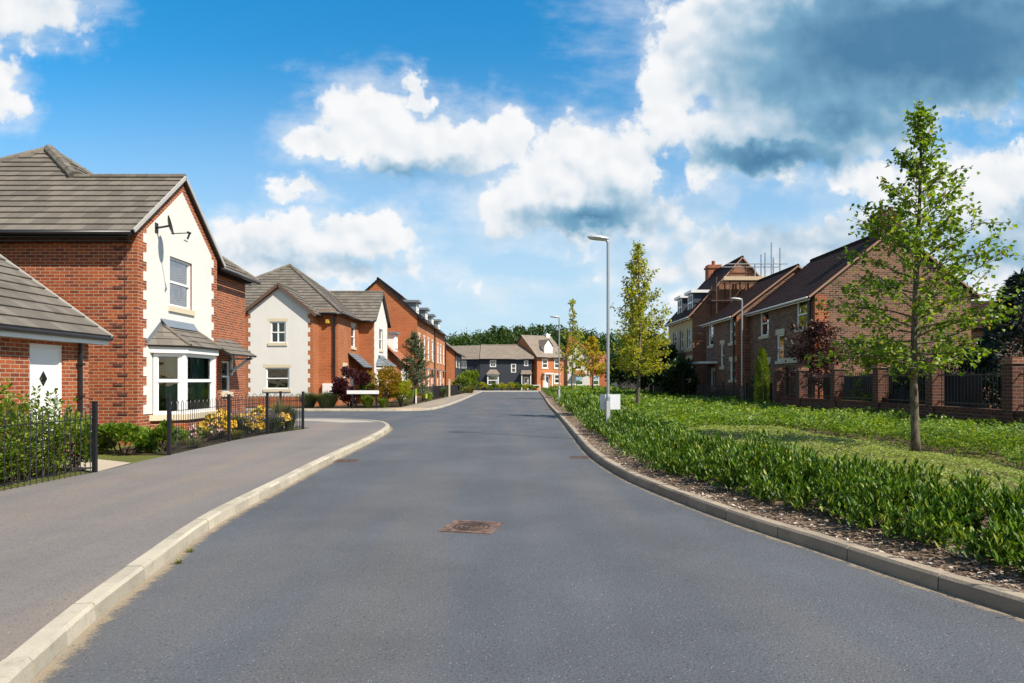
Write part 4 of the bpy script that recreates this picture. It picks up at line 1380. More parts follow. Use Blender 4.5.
m = MB(); m.beam((-9.08, 22.05, 1.85), (-8.42, 22.05, 2.32), .08, .08); m.beam((-9.06, 22.05, 1.75), (-9.06, 22.05, 2.4), .08, .06); m.beam((-9.08, 22.05, 2.28), (-8.36, 22.05, 2.28), .08, .06)
m.build('bracket', M['paint_white'], p)
downpipe(H1, -8.98, 20.16, .1, 4.9)
m = MB(); E1.box(m, 18.0, 18.22, 5.3, 5.62, .01, .035); m.build('gable_vent', M['render_white'], H1)

dish = thing('satellite_dish', 'dark satellite dish on an arm fixed to the cream gable of the nearest left house', 'satellite dish', (-8.66, 16.62, 5.35))
m = MB(); c = Vector((-8.30, 16.52, 5.34)); ax = Vector((.84, .46, .25)).normalized(); sd = ax.cross(Vector((0, 0, 1))).normalized(); up = sd.cross(ax)
rings = []
for i in range(5):
    r = .06 * i + .001 if i else .001
    rings.append([c + ax * (.9 * r * r) + (sd * math.cos(a) * .86 + up * math.sin(a)) * r for a in [2 * math.pi * k / 20 for k in range(20)]])
for s_ in (0, .012):
    for i in range(4):
        for k in range(20):
            m.poly([p - ax * s_ for p in (rings[i][k], rings[i][(k + 1) % 20], rings[i + 1][(k + 1) % 20], rings[i + 1][k])])
m.build('reflector', M['iron'], dish, smooth=True)
m = MB(); m.tube([(-8.66, 16.62, 5.3), (-8.45, 16.58, 5.32), (-8.31, 16.53, 5.33)], .025, 6); m.box(-8.665, -8.64, 16.55, 16.69, 5.18, 5.42); m.build('wall_bracket', M['iron'], dish)
m = MB(); m.tube([c - up * .2, (-7.78, 16.40, 5.13)], .012, 6); m.tube([(-7.80, 16.40, 5.15), (-7.72, 16.42, 5.12)], .028, 8); m.tube([(-7.74, 16.40, 5.12), (-7.79, 16.39, 4.98)], .022, 8); m.build('receiver_arm', M['iron'], dish)

# ================= low outbuilding at the left edge
G1 = thing('brick_garage', 'low red brick outbuilding with white door and grey pitched roof at the left edge', 'garage', (-11, 10, 0))
Eg = axis_face('E', -8.68); hg = (12.29, 13.23, .12, 2.27)
w = MB(); wall(w, Eg, 4, 14.0, 0, 2.6, [hg])
for kind, c, s in (('N', 14.0, 1), ('S', 4.0, -1)):
    F = axis_face(kind, c); a = [(-8.68 * (-s)), (-14.0 * (-s))]
    P = [F.p(min(a), 0), F.p(max(a), 0), F.p(max(a), 2.6), F.p((a[0] + a[1]) / 2, 4.5), F.p(min(a), 2.6)]; w.poly(P)
quad_wall(w, 'W', -14.0, -14.0, -4.0, 0, 2.75)
w.build('wall', M['brick_red'], G1)
m = MB(); k = .72
tiles(m, [(-8.4, 3.8, 2.5), (-8.4, 14.3, 2.5), (-11.3, 14.3, 2.5 + 2.9 * k), (-11.3, 3.8, 2.5 + 2.9 * k)], .34)
tiles(m, [(-14.2, 3.8, 2.5), (-14.2, 14.3, 2.5), (-11.3, 14.3, 2.5 + 2.9 * k), (-11.3, 3.8, 2.5 + 2.9 * k)], .34)
ridge(m, (-11.3, 3.8, 4.6), (-11.3, 14.3, 4.6), .1)
rf = m.build('roof', [M['tile_grey'], M['black']], G1)
v = MB(); v.beam((-8.38, 14.31, 2.49), (-11.3, 14.31, 2.49 + 2.92 * k), .03, .085); v.build('verge', plain('pale_verge', (.45, .44, .40), .8), rf)
fascia(G1, (-8.45, 3.8, 2.395), (-8.45, 14.28, 2.395), .13)
m = MB(); m.poly([(-8.68, 3.8, 2.335), (-8.68, 14.28, 2.335), (-8.45, 14.28, 2.335), (-8.45, 3.8, 2.335)]); m.build('soffit', M['paint_white'], G1)
gutter(G1, (-8.39, 3.8, 2.46), (-8.39, 14.3, 2.46), r=.05)
downpipe(G1, -8.60, 13.62, .1, 2.4)
door(G1, Eg, *hg, M['paint_white'], diamond=True)

# ================= second house on the left
H2 = thing('brick_house', 'second brick house on the left with hipped grey roof and two cream gables', 'house', (-12.7, 39, 0), group='houses on the left side')
S2 = axis_face('S', 33.5); E2 = axis_face('E', -8.8); E2w = axis_face('E', -7.94)
w = MB(); k1 = (-11.87, -11.1, 3.42, 4.46); k2 = (-12.1, -10.92, 1.16, 2.2)
wall(w, S2, -13.1, -9.75, 0, 4.98, [k1, k2]); w.poly([S2.p(-13.1, 4.98), S2.p(-9.75, 4.98), S2.p(-11.425, 6.26)])
quad_wall(w, 'E', -9.75, 33.5, 34.5, 0, 4.98); quad_wall(w, 'W', -13.1, -34.5, -33.5, 0, 4.98)
quad_wall(w, 'S', 34.5, -9.75, -8.8, 0, 5.15); quad_wall(w, 'S', 34.5, -17, -13.1, 0, 5.15)
k3 = (37.4, 38.3, 3.42, 4.56); k4 = (35.6, 36.35, 1.15, 2.3)
wall(w, E2, 34.5, 39.2, 0, 5.15, [k3, k4, (37.1, 38.05, .1, 2.15)])
quad_wall(w, 'S', 39.2, -8.8, -7.94, 0, 5.15)
k5 = (40.75, 41.85, 3.42, 4.66)
wall(w, E2w, 39.2, 43.5, 0, 5.15, [k5, (40.3, 42.5, .8, 2.3)]); w.poly([E2w.p(39.2, 5.15), E2w.p(43.5, 5.15), E2w.p(41.35, 6.82)])
quad_wall(w, 'N', 43.5, 7.94, 17, 0, 5.15); quad_wall(w, 'W', -17, -43.5, -34.5, 0, 5.15)
w.build('wall', M['brick_orange'], H2)
render_panel(S2, -13.1, -9.75, .79, 4.98, 6.26, [k1, k2], tooth=(.16, .27), band=.12).build('render_panel', M['render_white'], H2)
render_panel(E2w, 39.2, 43.5, .79, 5.15, 6.82, [k5, (40.0, 42.75, .79, 2.5)], tooth=(.1, .16), band=.1).build('render_panel', M['render_white'], H2)
m = MB(); ap = (-12.7, 39.0, 8.15); ms = (8.15 - 4.95) / (39 - 34.25); me_ = (8.15 - 4.95) / 4.15
yv = 34.25 + (6.28 - 4.95) / ms; xv = -8.55 - (6.86 - 4.95) / me_
tiles(m, [(-17.3, 34.25, 4.95), (-8.55, 34.25, 4.95), ap])
tiles(m, [(-8.55, 34.25, 4.95), (-8.55, 43.75, 4.95), ap]); tiles(m, [(-17.3, 43.75, 4.95), (-8.55, 43.75, 4.95), ap]); tiles(m, [(-17.3, 34.25, 4.95), (-17.3, 43.75, 4.95), ap])
sl = (6.28 - 4.80) / 1.85
tiles(m, [(-11.425, 33.3, 6.3), (-9.55, 33.3, 4.8), (-9.55, 34.3, 4.8), (-11.425, yv, 6.3)]); tiles(m, [(-11.425, 33.3, 6.3), (-13.3, 33.3, 4.8), (-13.3, 34.3, 4.8), (-11.425, yv, 6.3)])
tiles(m, [(-7.75, 41.35, 6.9), (-7.75, 38.92, 4.97), (-8.6, 38.92, 4.97), (xv, 41.35, 6.9)]); tiles(m, [(-7.75, 41.35, 6.9), (-7.75, 43.78, 4.97), (-8.6, 43.78, 4.97), (xv, 41.35, 6.9)])
ridge(m, ap, (-8.55, 34.25, 4.98), .1); ridge(m, ap, (-17.3, 34.25, 4.98), .1); ridge(m, (-11.425, 33.3, 6.33), (-11.425, yv, 6.33), .08); ridge(m, (-7.75, 41.35, 6.93), (xv, 41.35, 6.93), .08); ridge(m, ap, (-8.55, 43.75, 4.98), .1)
rf = m.build('roof', [M['tile_grey'], M['black']], H2)
v = MB(); v.beam((-11.425, 33.28, 6.24), (-9.55, 33.28, 4.74), .04, .14); v.beam((-11.425, 33.28, 6.24), (-13.3, 33.28, 4.74), .04, .14)
v.build('verge', plain('brown_verge', (.12, .07, .05), .7), rf)
gutter(H2, (-8.5, 34.25, 4.93), (-8.5, 38.9, 4.93)); gutter(H2, (-9.5, 34.2, 4.93), (-8.5, 34.2, 4.93)); gutter(H2, (-8.6, 38.87, 4.94), (-7.8, 38.87, 4.94)); gutter(H2, (-9.5, 33.3, 4.78), (-9.5, 34.2, 4.78))
downpipe(H2, -8.95, 34.42, .1, 4.9, .05)
window(H2, S2, *k1, style='cross', lintel=.16, n=-.03); window(H2, S2, *k2, style='wide', lintel=.16, n=-.03)
window(H2, E2, *k3, style='sash', lintel=.2, n=-.03); window(H2, E2, *k4, style='sash', lintel=.2, n=-.03)
door(H2, E2, 37.1, 38.05, .1, 2.15, M['paint_white'])
window(H2, E2w, *k5, style='sash', n=-.03)
bay(H2, -7.94, 40.0, 42.75, .8, 2.24, 2.95, plinth=M['brick_orange'], tile=M['slate'])
m = MB(); tiles(m, [(-7.95, 36.6, 2.3), (-7.95, 39.15, 2.3), (-8.79, 39.15, 3.05), (-8.79, 36.6, 3.05)], .2, .015, .04)
m.build('porch_roof', [M['slate'], M['black']], H2)
m = MB(); m.lathe((-9.3, 34.42, 4.55), [(.02, -.14), (.135, -.09), (.14, .09), (.02, .14)], 6); m.build('alarm_box', M['yellow'], H2)
m = MB(); m.box(-9.55, -9.02, 34.33, 34.5, .62, 1.42); m.box(-9.52, -9.05, 34.31, 34.33, .65, 1.39); m.build('meter_box', M['paint_white'], H2)

def set_back(t, x, y, s):
    t.location = (x, y, -.26); t.scale = (s, s, s)


set_back(H2, -14.78, 45.4, 1.164)
# ================= coach house with a dormer
G2 = thing('coach_house', 'small brick coach house with red tiled roof and one white dormer beside a tall terrace', 'garage', (-9.4, 47.5, 0))
w = MB(); wall(w, axis_face('E', -7.4), 45.4, 49.6, 0, 2.9, [(45.9, 48.4, .1, 2.2)]); quad_wall(w, 'N', 49.6, 7.4, 12, 0, 2.7); quad_wall(w, 'W', -12, -49.6, -45.4, 0, 2.9)
w.poly([(-12, 45.4, 0), (-7.4, 45.4, 0), (-7.4, 45.4, 2.8), (-9.7, 45.4, 5.0), (-12, 45.4, 2.8)])
w.build('wall', M['brick_orange'], G2)
m = MB(); tiles(m, [(-7.1, 45.2, 2.6), (-7.1, 49.8, 2.6), (-9.7, 49.8, 5.2), (-9.7, 45.2, 5.2)], .2, .02); tiles(m, [(-12.3, 45.2, 2.6), (-12.3, 49.8, 2.6), (-9.7, 49.8, 5.2), (-9.7, 45.2, 5.2)], .2, .02)
ridge(m, (-9.7, 45.2, 5.22), (-9.7, 49.8, 5.22), .1)
m.build('roof', [M['tile_red'], M['black']], G2)
m = MB(); Fd = axis_face('E', -7.36); Fd.box(m, 45.9, 48.4, .1, 2.2, -.1, -.04)
for i in range(5): Fd.box(m, 45.94, 48.36, .2 + i * .4, .52 + i * .4, -.04, -.025)
m.build('garage_door', M['paint_white'], G2)
m = MB(); m.box(-7.42, -7.22, 45.5, 45.7, .1, 2.45); m.build('post', M['paint_white'], G2)
d = MB(); d.box(-9.3, -8.0, 46.5, 47.7, 3.55, 4.75); dm = d.build('dormer', M['paint_white'], G2)
d = MB(); d.box(-9.5, -7.82, 46.3, 47.9, 4.753, 4.87); d.build('dormer_roof', M['lead'], dm)
window(G2, axis_face('E', -7.99), 46.65, 47.55, 3.75, 4.65, 'cross', sill=False, n=.03)

set_back(G2, -10.94, 55.3, 1.164)
# ================= three storey terrace on the left
TL = ['nearest house of the left brick terrace, its tall orange gable end bare', 'second house of the left brick terrace, between the bare gable end and a downpipe',
      'third house of the left brick terrace, just past the long downpipe', 'last house of the left brick terrace, next to a dark clad building']
for i in range(4):
    y0 = 50 + i * 5.5; y1 = y0 + 5.5; X = -6.95 - (.12 if i >= 2 else 0)
    t = thing('terrace_house', TL[i], 'house', (-9.8, y0 + 2.75, 0), group='terrace houses on the left')
    F = axis_face('E', X); w = MB()
    hs = [(y0 + .7, y0 + 1.7, 3.3, 5.0), (y0 + 3.6, y0 + 4.6, 3.3, 5.0), (y0 + .7, y0 + 1.7, .9, 2.4), (y0 + 3.5, y0 + 4.45, .1, 2.2)]
    wall(w, F, y0, y1, 0, 6.3, hs); quad_wall(w, 'W', -12.65, -y1, -y0, 0, 6.3)
    for yy in (y0 + .001, y1 - .001): w.poly([(-12.65, yy, 0), (X, yy, 0), (X, yy, 6.3), (-9.8, yy, 8.9), (-12.65, yy, 6.3)])
    w.build('wall', M['brick_far'] if i else M['brick_orange'], t)
    m = MB(); ya = y0 - (.12 if i == 0 else 0)
    tiles(m, [(X + .3, ya, 6.15), (X + .3, y1, 6.15), (-9.8, y1, 9.0), (-9.8, ya, 9.0)], .33, .025, .1); tiles(m, [(-12.95, ya, 6.15), (-12.95, y1, 6.15), (-9.8, y1, 9.0), (-9.8, ya, 9.0)], .33, .025, .1)
    ridge(m, (-9.8, ya, 9.02), (-9.8, y1, 9.02), .1)
    m.build('roof', [M['tile_brown'] if i < 2 else M['tile_grey'], M['black']], t)
    gutter(t, (X + .33, ya, 6.12), (X + .33, y1, 6.12), r=.07)
    d = MB(); yc = y0 + 2.6; d.box(-9.2, X - .35, yc - .6, yc + .6, 6.2, 7.5); dm = d.build('dormer', M['lead'], t)
    d = MB(); d.box(-9.4, X - .10, yc - .78, yc + .78, 7.503, 7.68); d.build('dormer_roof', M['lead'], dm)
    window(t, axis_face('E', X - .345), yc - .55, yc + .55, 6.45, 7.48, 'cross', sill=False, n=.05, fw=.09)
    for h in hs[:3]: window(t, F, *h, style='sash', n=-.01, fw=.09, lintel=.15)
    door(t, F, *hs[3], M['paint_white'])
    m = MB(); m.box(X, X + .45, y0 + 3.3, y0 + 4.65, 2.45, 2.53); m.build('door_canopy', M['lead'], t)
    if i in (1, 3): downpipe(t, X + .08, y1 - .1, .1, 6.1, .06)
    set_back(t, -11.41, 61.4 + i * 6.402, 1.164)

# ================= dark clad building past the terrace
B4 = thing('clad_house', 'low house past the left terrace with orange gable and dark boarded street front', 'house', (-9.2, 79, 0))
w = MB(); w.poly([(-12.3, 74, 0), (-6.2, 74, 0), (-6.2, 74, 4.7), (-9.25, 74, 7.1), (-12.3, 74, 4.7)]); w.poly([(-12.3, 84, 0), (-6.2, 84, 0), (-6.2, 84, 4.7), (-9.25, 84, 7.1), (-12.3, 84, 4.7)])
w.build('gable_wall', M['brick_far'], B4)
w = MB(); wall(w, axis_face('E', -6.19), 74.02, 84, 0, 4.75, [(75.6, 76.6, 3.1, 4.3), (79.5, 80.5, 3.1, 4.3)]); w.build('boarded_wall', M['weatherboard'], B4); w = MB(); quad_wall(w, 'W', -12.31, -84, -74, 0, 4.75); w.build('boarded_wall', M['weatherboard'], B4)
for a in (75.6, 79.5): window(B4, axis_face('E', -6.19), a, a + 1, 3.1, 4.3, 'sash', n=-.02)
m = MB(); tiles(m, [(-5.8, 73.8, 4.45), (-5.8, 84.2, 4.45), (-9.25, 84.2, 7.2), (-9.25, 73.8, 7.2)], .33, .025, .1); tiles(m, [(-12.7, 73.8, 4.45), (-12.7, 84.2, 4.45), (-9.25, 84.2, 7.2), (-9.25, 73.8, 7.2)], .33, .025, .1)
m.build('roof', [M['tile_taupe'], M['black']], B4); gutter(B4, (-5.77, 73.8, 4.42), (-5.77, 84.2, 4.42), r=.07)

set_back(B4, -10.71, 91.96, 1.164)
# ================= navy boarded house closing the street
B5 = thing('clad_house', 'long navy boarded house with taupe roof closing the far end of the road', 'house', (-2, 109, 0))
S5 = axis_face('S', 105); w = MB()
hs = [(-3.4, -2.45, 3.6, 4.65), (-.15, .62, 2.75, 4.1), (1.85, 2.5, 3.75, 4.6), (-3.45, -2.35, .9, 2.2), (1.75, 2.6, .1, 2.1)]
wall(w, S5, -4.9, 3.05, 0, 4.95, hs)
FL = Face((-4.9, 105), (-.36, -.93)); wall(w, FL, -5.0, 0, 0, 4.95, [(-3.2, -2.3, 3.4, 4.6)])
w.poly([(3.05, 105, 0), (3.05, 113.5, 0), (3.05, 113.5, 4.95), (3.05, 109.25, 7.05), (3.05, 105, 4.95)]); w.poly([(-12, 113.5, 0), (3.05, 113.5, 0), (3.05, 113.5, 4.95), (-12, 113.5, 4.95)])
w.build('boarded_wall', M['weatherboard'], B5)
m = MB(); tiles(m, [(-4.9, 104.7, 4.8), (3.4, 104.7, 4.8), (3.4, 109.3, 7.15), (-4.9, 109.3, 7.15)], .33, .02, .1); tiles(m, [(-4.9, 113.9, 4.8), (3.4, 113.9, 4.8), (3.4, 109.3, 7.15), (-4.9, 109.3, 7.15)], .33, .02, .1)
U = FL.U; e0 = Vector((-4.9, 104.7, 4.8)); e1 = e0 - U * 5.4; r0 = Vector((-4.9, 109.3, 7.15)); r1 = r0 - U * 5.4
tiles(m, [tuple(e0), tuple(e1), (r1.x, r1.y, 7.15), tuple(r0)], .33, .02, .1); ridge(m, (-4.9, 104.7, 4.85), (-4.9, 109.3, 7.2), .1); ridge(m, (-4.9, 109.3, 7.18), (3.4, 109.3, 7.18), .1)
m.build('roof', [M['tile_taupe'], M['black']], B5)
gutter(B5, (-4.9, 104.65, 4.78), (3.4, 104.65, 4.78), r=.08)
for h, s in zip(hs[:4], ('cross', 'sash', 'sash', 'sash')): window(B5, S5, *h, style=s, n=.02, fw=.12, sill=False)
window(B5, FL, -3.2, -2.3, 3.4, 4.6, 'cross', n=.02, fw=.11, sill=False)
door(B5, S5, *hs[4], M['paint_white'], panes=True)
m = MB(); m.box(1.4, 2.95, 104.0, 104.98, 2.35, 2.5); tiles(m, [(1.3, 103.9, 2.5), (3.05, 103.9, 2.5), (2.9, 104.95, 3.1), (1.45, 104.95, 3.1)], .2, .02, .03)
m.build('door_canopy', [M['tile_taupe'], M['paint_white']], B5)
m = MB()
for x in (1.5, 2.85): m.box(x - .07, x + .07, 104.05, 104.19, .05, 2.35)
m.build('canopy_posts', M['paint_white'], B5)
m = MB(); m.box(-3.75, -2.05, 104.3, 104.98, .05, .85); m.build('bay_base', M['weatherboard'], B5)
m = MB(); m.box(-3.8, -2.0, 104.25, 104.98, 2.25, 2.42); m.box(-3.78, -3.6, 104.28, 104.45, .85, 2.25); m.box(-2.2, -2.02, 104.28, 104.45, .85, 2.25); m.box(-3.6, -2.2, 104.3, 104.42, 1.5, 1.62); m.box(-3.78, -2.02, 104.28, 104.98, .852, .95); m.build('bay_frame', M['upvc'], B5)
m = MB(); m.poly([(-3.6, 104.36, .95), (-2.2, 104.36, .95), (-2.2, 104.36, 2.25), (-3.6, 104.36, 2.25)]); m.build('pane', M['glass'], B5)
m = MB(); tiles(m, [(-4.0, 104.05, 2.45), (-1.8, 104.05, 2.45), (-2.4, 104.97, 3.2), (-3.4, 104.97, 3.2)], .2, .02, .03); tiles(m, [(-4.0, 104.05, 2.45), (-3.4, 104.97, 3.2), (-4.0, 104.97, 2.45)], .2, .02, .03); tiles(m, [(-1.8, 104.05, 2.45), (-2.4, 104.97, 3.2), (-1.8, 104.97, 2.45)], .2, .02, .03); m.build('bay_roof', [M['tile_taupe'], M['black']], B5)

# ================= turned brick town house, far right of the navy one
B6 = thing('brick_house', 'narrow bright orange brick house with white gabled dormer, next to the navy house', 'house', (3.86, 105.2, 0), R(30), local=True)
B6.scale = (1.08, 1.08, 1.08)
F6 = Face((0, 0), (0, -1)); w = MB()
hs = [(.85, 1.85, 3.2, 4.45), (2.95, 3.95, 3.2, 4.45), (1.1, 2.1, .1, 2.15), (2.95, 3.95, 1.0, 2.3)]
wall(w, F6, 0, 4.9, 0, 4.85, hs)
for x in (0, 4.9): w.poly([(x, 0, 0), (x, 8.5, 0), (x, 8.5, 4.85), (x, 4.25, 8.05), (x, 0, 4.85)])
w.poly([(0, 8.5, 0), (4.9, 8.5, 0), (4.9, 8.5, 4.85), (0, 8.5, 4.85)])
w.build('wall', M['brick_far'], B6)
m = MB(); tiles(m, [(-.15, -.3, 4.7), (5.05, -.3, 4.7), (5.05, 4.25, 8.15), (-.15, 4.25, 8.15)], .33, .02, .1); tiles(m, [(-.15, 8.8, 4.7), (5.05, 8.8, 4.7), (5.05, 4.25, 8.15), (-.15, 4.25, 8.15)], .33, .02, .1)
rf = m.build('roof', [M['tile_taupe'], M['black']], B6)
c = MB(); c.box(4.1, 4.75, 3.9, 4.6, 7.6, 8.3); c.box(4.03, 4.82, 3.83, 4.67, 8.303, 8.42); c.tube([(4.45, 4.25, 8.42), (4.45, 4.25, 8.55)], .12, 8); c.build('chimney', M['paint_white'], rf)
d = MB()
d.poly([(1.6, .55, 5.25), (3.0, .55, 5.25), (3.0, .55, 6.4), (2.3, .55, 7.3), (1.6, .55, 6.4)])
d.poly([(1.6, .55, 5.25), (1.6, .55, 6.4), (1.6, 2.2, 6.4)]); d.poly([(3.0, .55, 5.25), (3.0, 2.2, 6.4), (3.0, .55, 6.4)])
dm = d.build('dormer', M['paint_white'], B6)
d = MB()
for s in (-1, 1): d.poly([(2.3, .42, 7.42), (2.3 + s * .85, .42, 6.32), (2.3 + s * .85, 2.3, 6.32), (2.3, 3.3, 7.42)])
d.build('dormer_roof', M['tile_taupe'], dm)
window(B6, Face((0, .55), (0, -1)), 1.8, 2.8, 5.5, 6.3, 'cross', sill=False, n=.04, fw=.1)
for h in (hs[0], hs[1], hs[3]): window(B6, F6, *h, style='sash', n=-.01, fw=.1, lintel=.18)
door(B6, F6, *hs[2], M['paint_white'], panes=True)
m = MB(); m.box(.85, 2.35, -.7, -.003, 2.3, 2.5); m.box(.92, 1.04, -.62, -.5, .1, 2.3); m.box(2.16, 2.28, -.62, -.5, .1, 2.3); m.build('door_canopy', M['paint_white'], B6)
gutter(B6, (-.15, -.36, 4.68), (5.05, -.36, 4.68), r=.07)

# ================= cream gabled house behind the far street trees
B7 = thing('rendered_house', 'cream gabled house with red tiled roof and brick wing behind the far street trees', 'house', (9.5, 93, 0))
S7 = axis_face('S', 92); w = MB(); hs = [(8.4, 9.4, 3.0, 4.1), (8.5, 9.6, .9, 2.1)]
wall(w, S7, 7.5, 10.5, 0, 4.7, hs); w.poly([S7.p(7.5, 4.7), S7.p(10.5, 4.7), S7.p(9.0, 6.5)])
w.build('rendered_wall', M['render_white'], B7)
w = MB(); quad_wall(w, 'W', 7.49, -99, -92, 0, 4.7); quad_wall(w, 'E', 10.51, 92, 99, 0, 4.7); S7b = axis_face('S', 93.2)
wall(w, S7b, 10.52, 13.2, 0, 3.1, [(11.0, 11.9, .9, 2.2)]); w.poly([(7.4, 95.5, 4.6), (12, 95.5, 4.6), (12, 95.5, 5), (8, 95.5, 8)])
quad_wall(w, 'E', 13.2, 93.2, 99, 0, 3.1); w.build('brick_wall', M['brick_far'], B7)
m = MB()
tiles(m, [(9.0, 91.7, 6.65), (7.2, 91.7, 4.5), (7.2, 99, 4.5), (9.0, 99, 6.65)], .2, .02, .1); tiles(m, [(9.0, 91.7, 6.65), (10.8, 91.7, 4.5), (10.8, 99, 4.5), (9.0, 99, 6.65)], .2, .02, .1)
tiles(m, [(10.7, 92.9, 3.0), (13.5, 92.9, 3.0), (13.5, 97, 5.2), (10.7, 97, 5.2)], .2, .02, .1)
m.build('roof', [M['tile_red'], M['black']], B7)
window(B7, S7, *hs[0], style='sash', n=-.01, fw=.1); window(B7, S7, *hs[1], style='sash', n=-.01, fw=.1); window(B7, S7b, 11.0, 11.9, .9, 2.2, 'sash', n=-.01, fw=.1)
m = MB(); tiles(m, [(8.2, 91.3, 2.35), (9.9, 91.3, 2.35), (9.7, 91.98, 2.85), (8.4, 91.98, 2.85)], .2, .02, .03); m.build('window_canopy', [M['tile_red'], M['paint_white']], B7)

G3 = thing('rendered_garage', 'tiny pale gabled outbuilding in the distance behind a dark board fence', 'garage', (14.2, 86, 0))
w = MB(); w.poly([(13.3, 84, 0), (15.9, 84, 0), (15.9, 84, 2.3), (14.6, 84, 3.7), (13.3, 84, 2.3)]); w.poly([(13.3, 84, 0), (13.3, 89, 0), (13.3, 89, 2.3), (13.3, 84, 2.3)]); w.poly([(15.9, 84, 0), (15.9, 89, 0), (15.9, 89, 2.3), (15.9, 84, 2.3)]); w.build('wall', M['render_white'], G3)
m = MB(); tiles(m, [(14.6, 83.8, 3.8), (13.0, 83.8, 2.15), (13.0, 89, 2.15), (14.6, 89, 3.8)], .33, .02, .08); tiles(m, [(14.6, 83.8, 3.8), (16.2, 83.8, 2.15), (16.2, 89, 2.15), (14.6, 89, 3.8)], .33, .02, .08); m.build('roof', [M['tile_grey'], M['black']], G3)

# ================= right-hand houses: street fronts face left, in shade
def right_house(name, label, X, y0, y1, ze, zr, depth, holes, wins, mat, quoin=True, side_holes=(), tile='tile_brown', over=.3, eave_white=True, N=True):
    t = thing(name, label, 'house', (X + depth / 2, (y0 + y1) / 2, 0), group='houses on the right side')
    F = axis_face('W', X); w = MB()
    wall(w, F, -y1, -y0, 0, ze + .2, [(-h[1], -h[0], h[2], h[3]) for h in holes])
    wall(w, axis_face('E', X + depth), y0, y1, 0, ze + .2)
    xr = X + depth / 2
    for yy in (y0, y1): w.poly([(X, yy, 0), (X + depth, yy, 0), (X + depth, yy, ze + .2), (xr, yy, zr - .1), (X, yy, ze + .2)])
    w.build('wall', mat, t)
    if quoin:
        q = MB()
        for i in range(int((ze + .1) / .225)):
            L = .45 if i % 2 else .56
            q.box(X - .012, X + L, y0 - .012, y0 + (.22 if i % 2 else .34), i * .225, i * .225 + .225)
        q.build('quoins', M['brick_red'], t)
    m = MB(); k = (zr - ze - .2) / (depth / 2)
    eo = ze + .2 - over * k
    tiles(m, [(X - over, y0 - .12, eo), (X - over, y1 + .02, eo), (xr, y1 + .02, zr), (xr, y0 - .12, zr)], .1 * 2, .012, .08); tiles(m, [(X + depth + over, y0 - .12, eo), (X + depth + over, y1 + .02, eo), (xr, y1 + .02, zr), (xr, y0 - .12, zr)], .2, .012, .08)
    ridge(m, (xr, y0 - .12, zr + .02), (xr, y1, zr + .02), .09)
    rf = m.build('roof', [M[tile], M['black']], t)
    v = MB(); v.beam((X - over, y0 - .13, eo - .01), (xr, y0 - .13, zr - .01), .03, .07); v.beam((X + depth + over, y0 - .13, eo - .01), (xr, y0 - .13, zr - .01), .03, .07); v.build('verge', M['verge'], rf)
    m = MB(); m.beam((X - over + .08, y0, eo - .05), (X - over + .08, y1, eo - .05), .03, .12); m.build('fascia', M['paint_white'], t)
    gutter(t, (X - over - .04, y0 - .05, eo - .02), (X - over - .04, y1, eo - .02), M['paint_white'] if eave_white else None, r=.042)
    for wn in wins:
        y_0, y_1, z_0, z_1, st, li = wn
        window(t, F, -y_1, -y_0, z_0, z_1, st, n=-.03, lintel=li, glass='glass_blue' if tile == 'tile_brown' else 'glass', curtain=('curtain', [(0, .36), (.62, 1)]) if z_0 > 3 else None)
    return t, F, rf


M['verge'] = plain('mortared_verge', (.36, .20, .13), .85)
R1 = [(27.4, 28.45, 3.72, 4.86), (31.55, 32.6, 3.68, 4.84), (29.8, 30.55, 2.45, 3.6), (31.4, 32.6, 1.3, 2.4), (28.6, 29.6, .1, 2.2)]
t, F, rf = right_house('brick_house', 'nearest brown brick house on the right with brick chimney, behind the street tree', 11.85, 26.7, 34.0, 4.88, 7.52, 6.1, R1,
                       [(*R1[0], 'sash', None), (*R1[1], 'sash', None), (*R1[2], 'sash', .25), (*R1[3], 'wide', .25)], M['brick_brown'])
door(t, F, -29.6, -28.6, .1, 2.2, M['black'])
c = MB(); c.box(14.45, 15.35, 26.9, 27.6, 6.9, 8.25); c.box(14.39, 15.41, 26.84, 27.66, 8.0, 8.12); c.tube([(14.7, 27.25, 8.25), (14.7, 27.25, 8.5)], .11, 8); c.tube([(15.1, 27.25, 8.25), (15.1, 27.25, 8.5)], .11, 8); c.build('chimney', M['brick_wall'], rf)
downpipe(t, 11.74, 26.95, .1, 4.9, .05)
m = MB(); m.box(11.8, 11.84, 28.3, 30.0, 2.32, 2.55); m.build('lintel', M['stone'], t)
R2 = [(34.2, 35.15, 3.5, 4.66), (38.0, 38.9, 3.55, 4.7), (36.1, 36.65, 2.3, 3.5), (34.0 + .12, 35.1, 1.62, 2.56), (37.6, 38.55, .12, 2.3)]
t, F, rf = right_house('brick_house', 'middle brown brick house on the right with flat white door canopy', 11.2, 34.02, 39.4, 4.78, 7.27, 6.0, R2,
                       [(*R2[0], 'sash', None), (*R2[1], 'sash', None), (*R2[2], 'sash', .22), (*R2[3], 'cross', .22)], M['brick_brown'])
door(t, F, -38.55, -37.6, .12, 2.3, M['paint_white'], panes=True)
m = MB(); m.box(10.3, 11.19, 37.2, 39.2, 2.5, 2.62); m.build('door_canopy', M['paint_white'], t)
downpipe(t, 11.1, 34.2, .1, 4.8, .05)

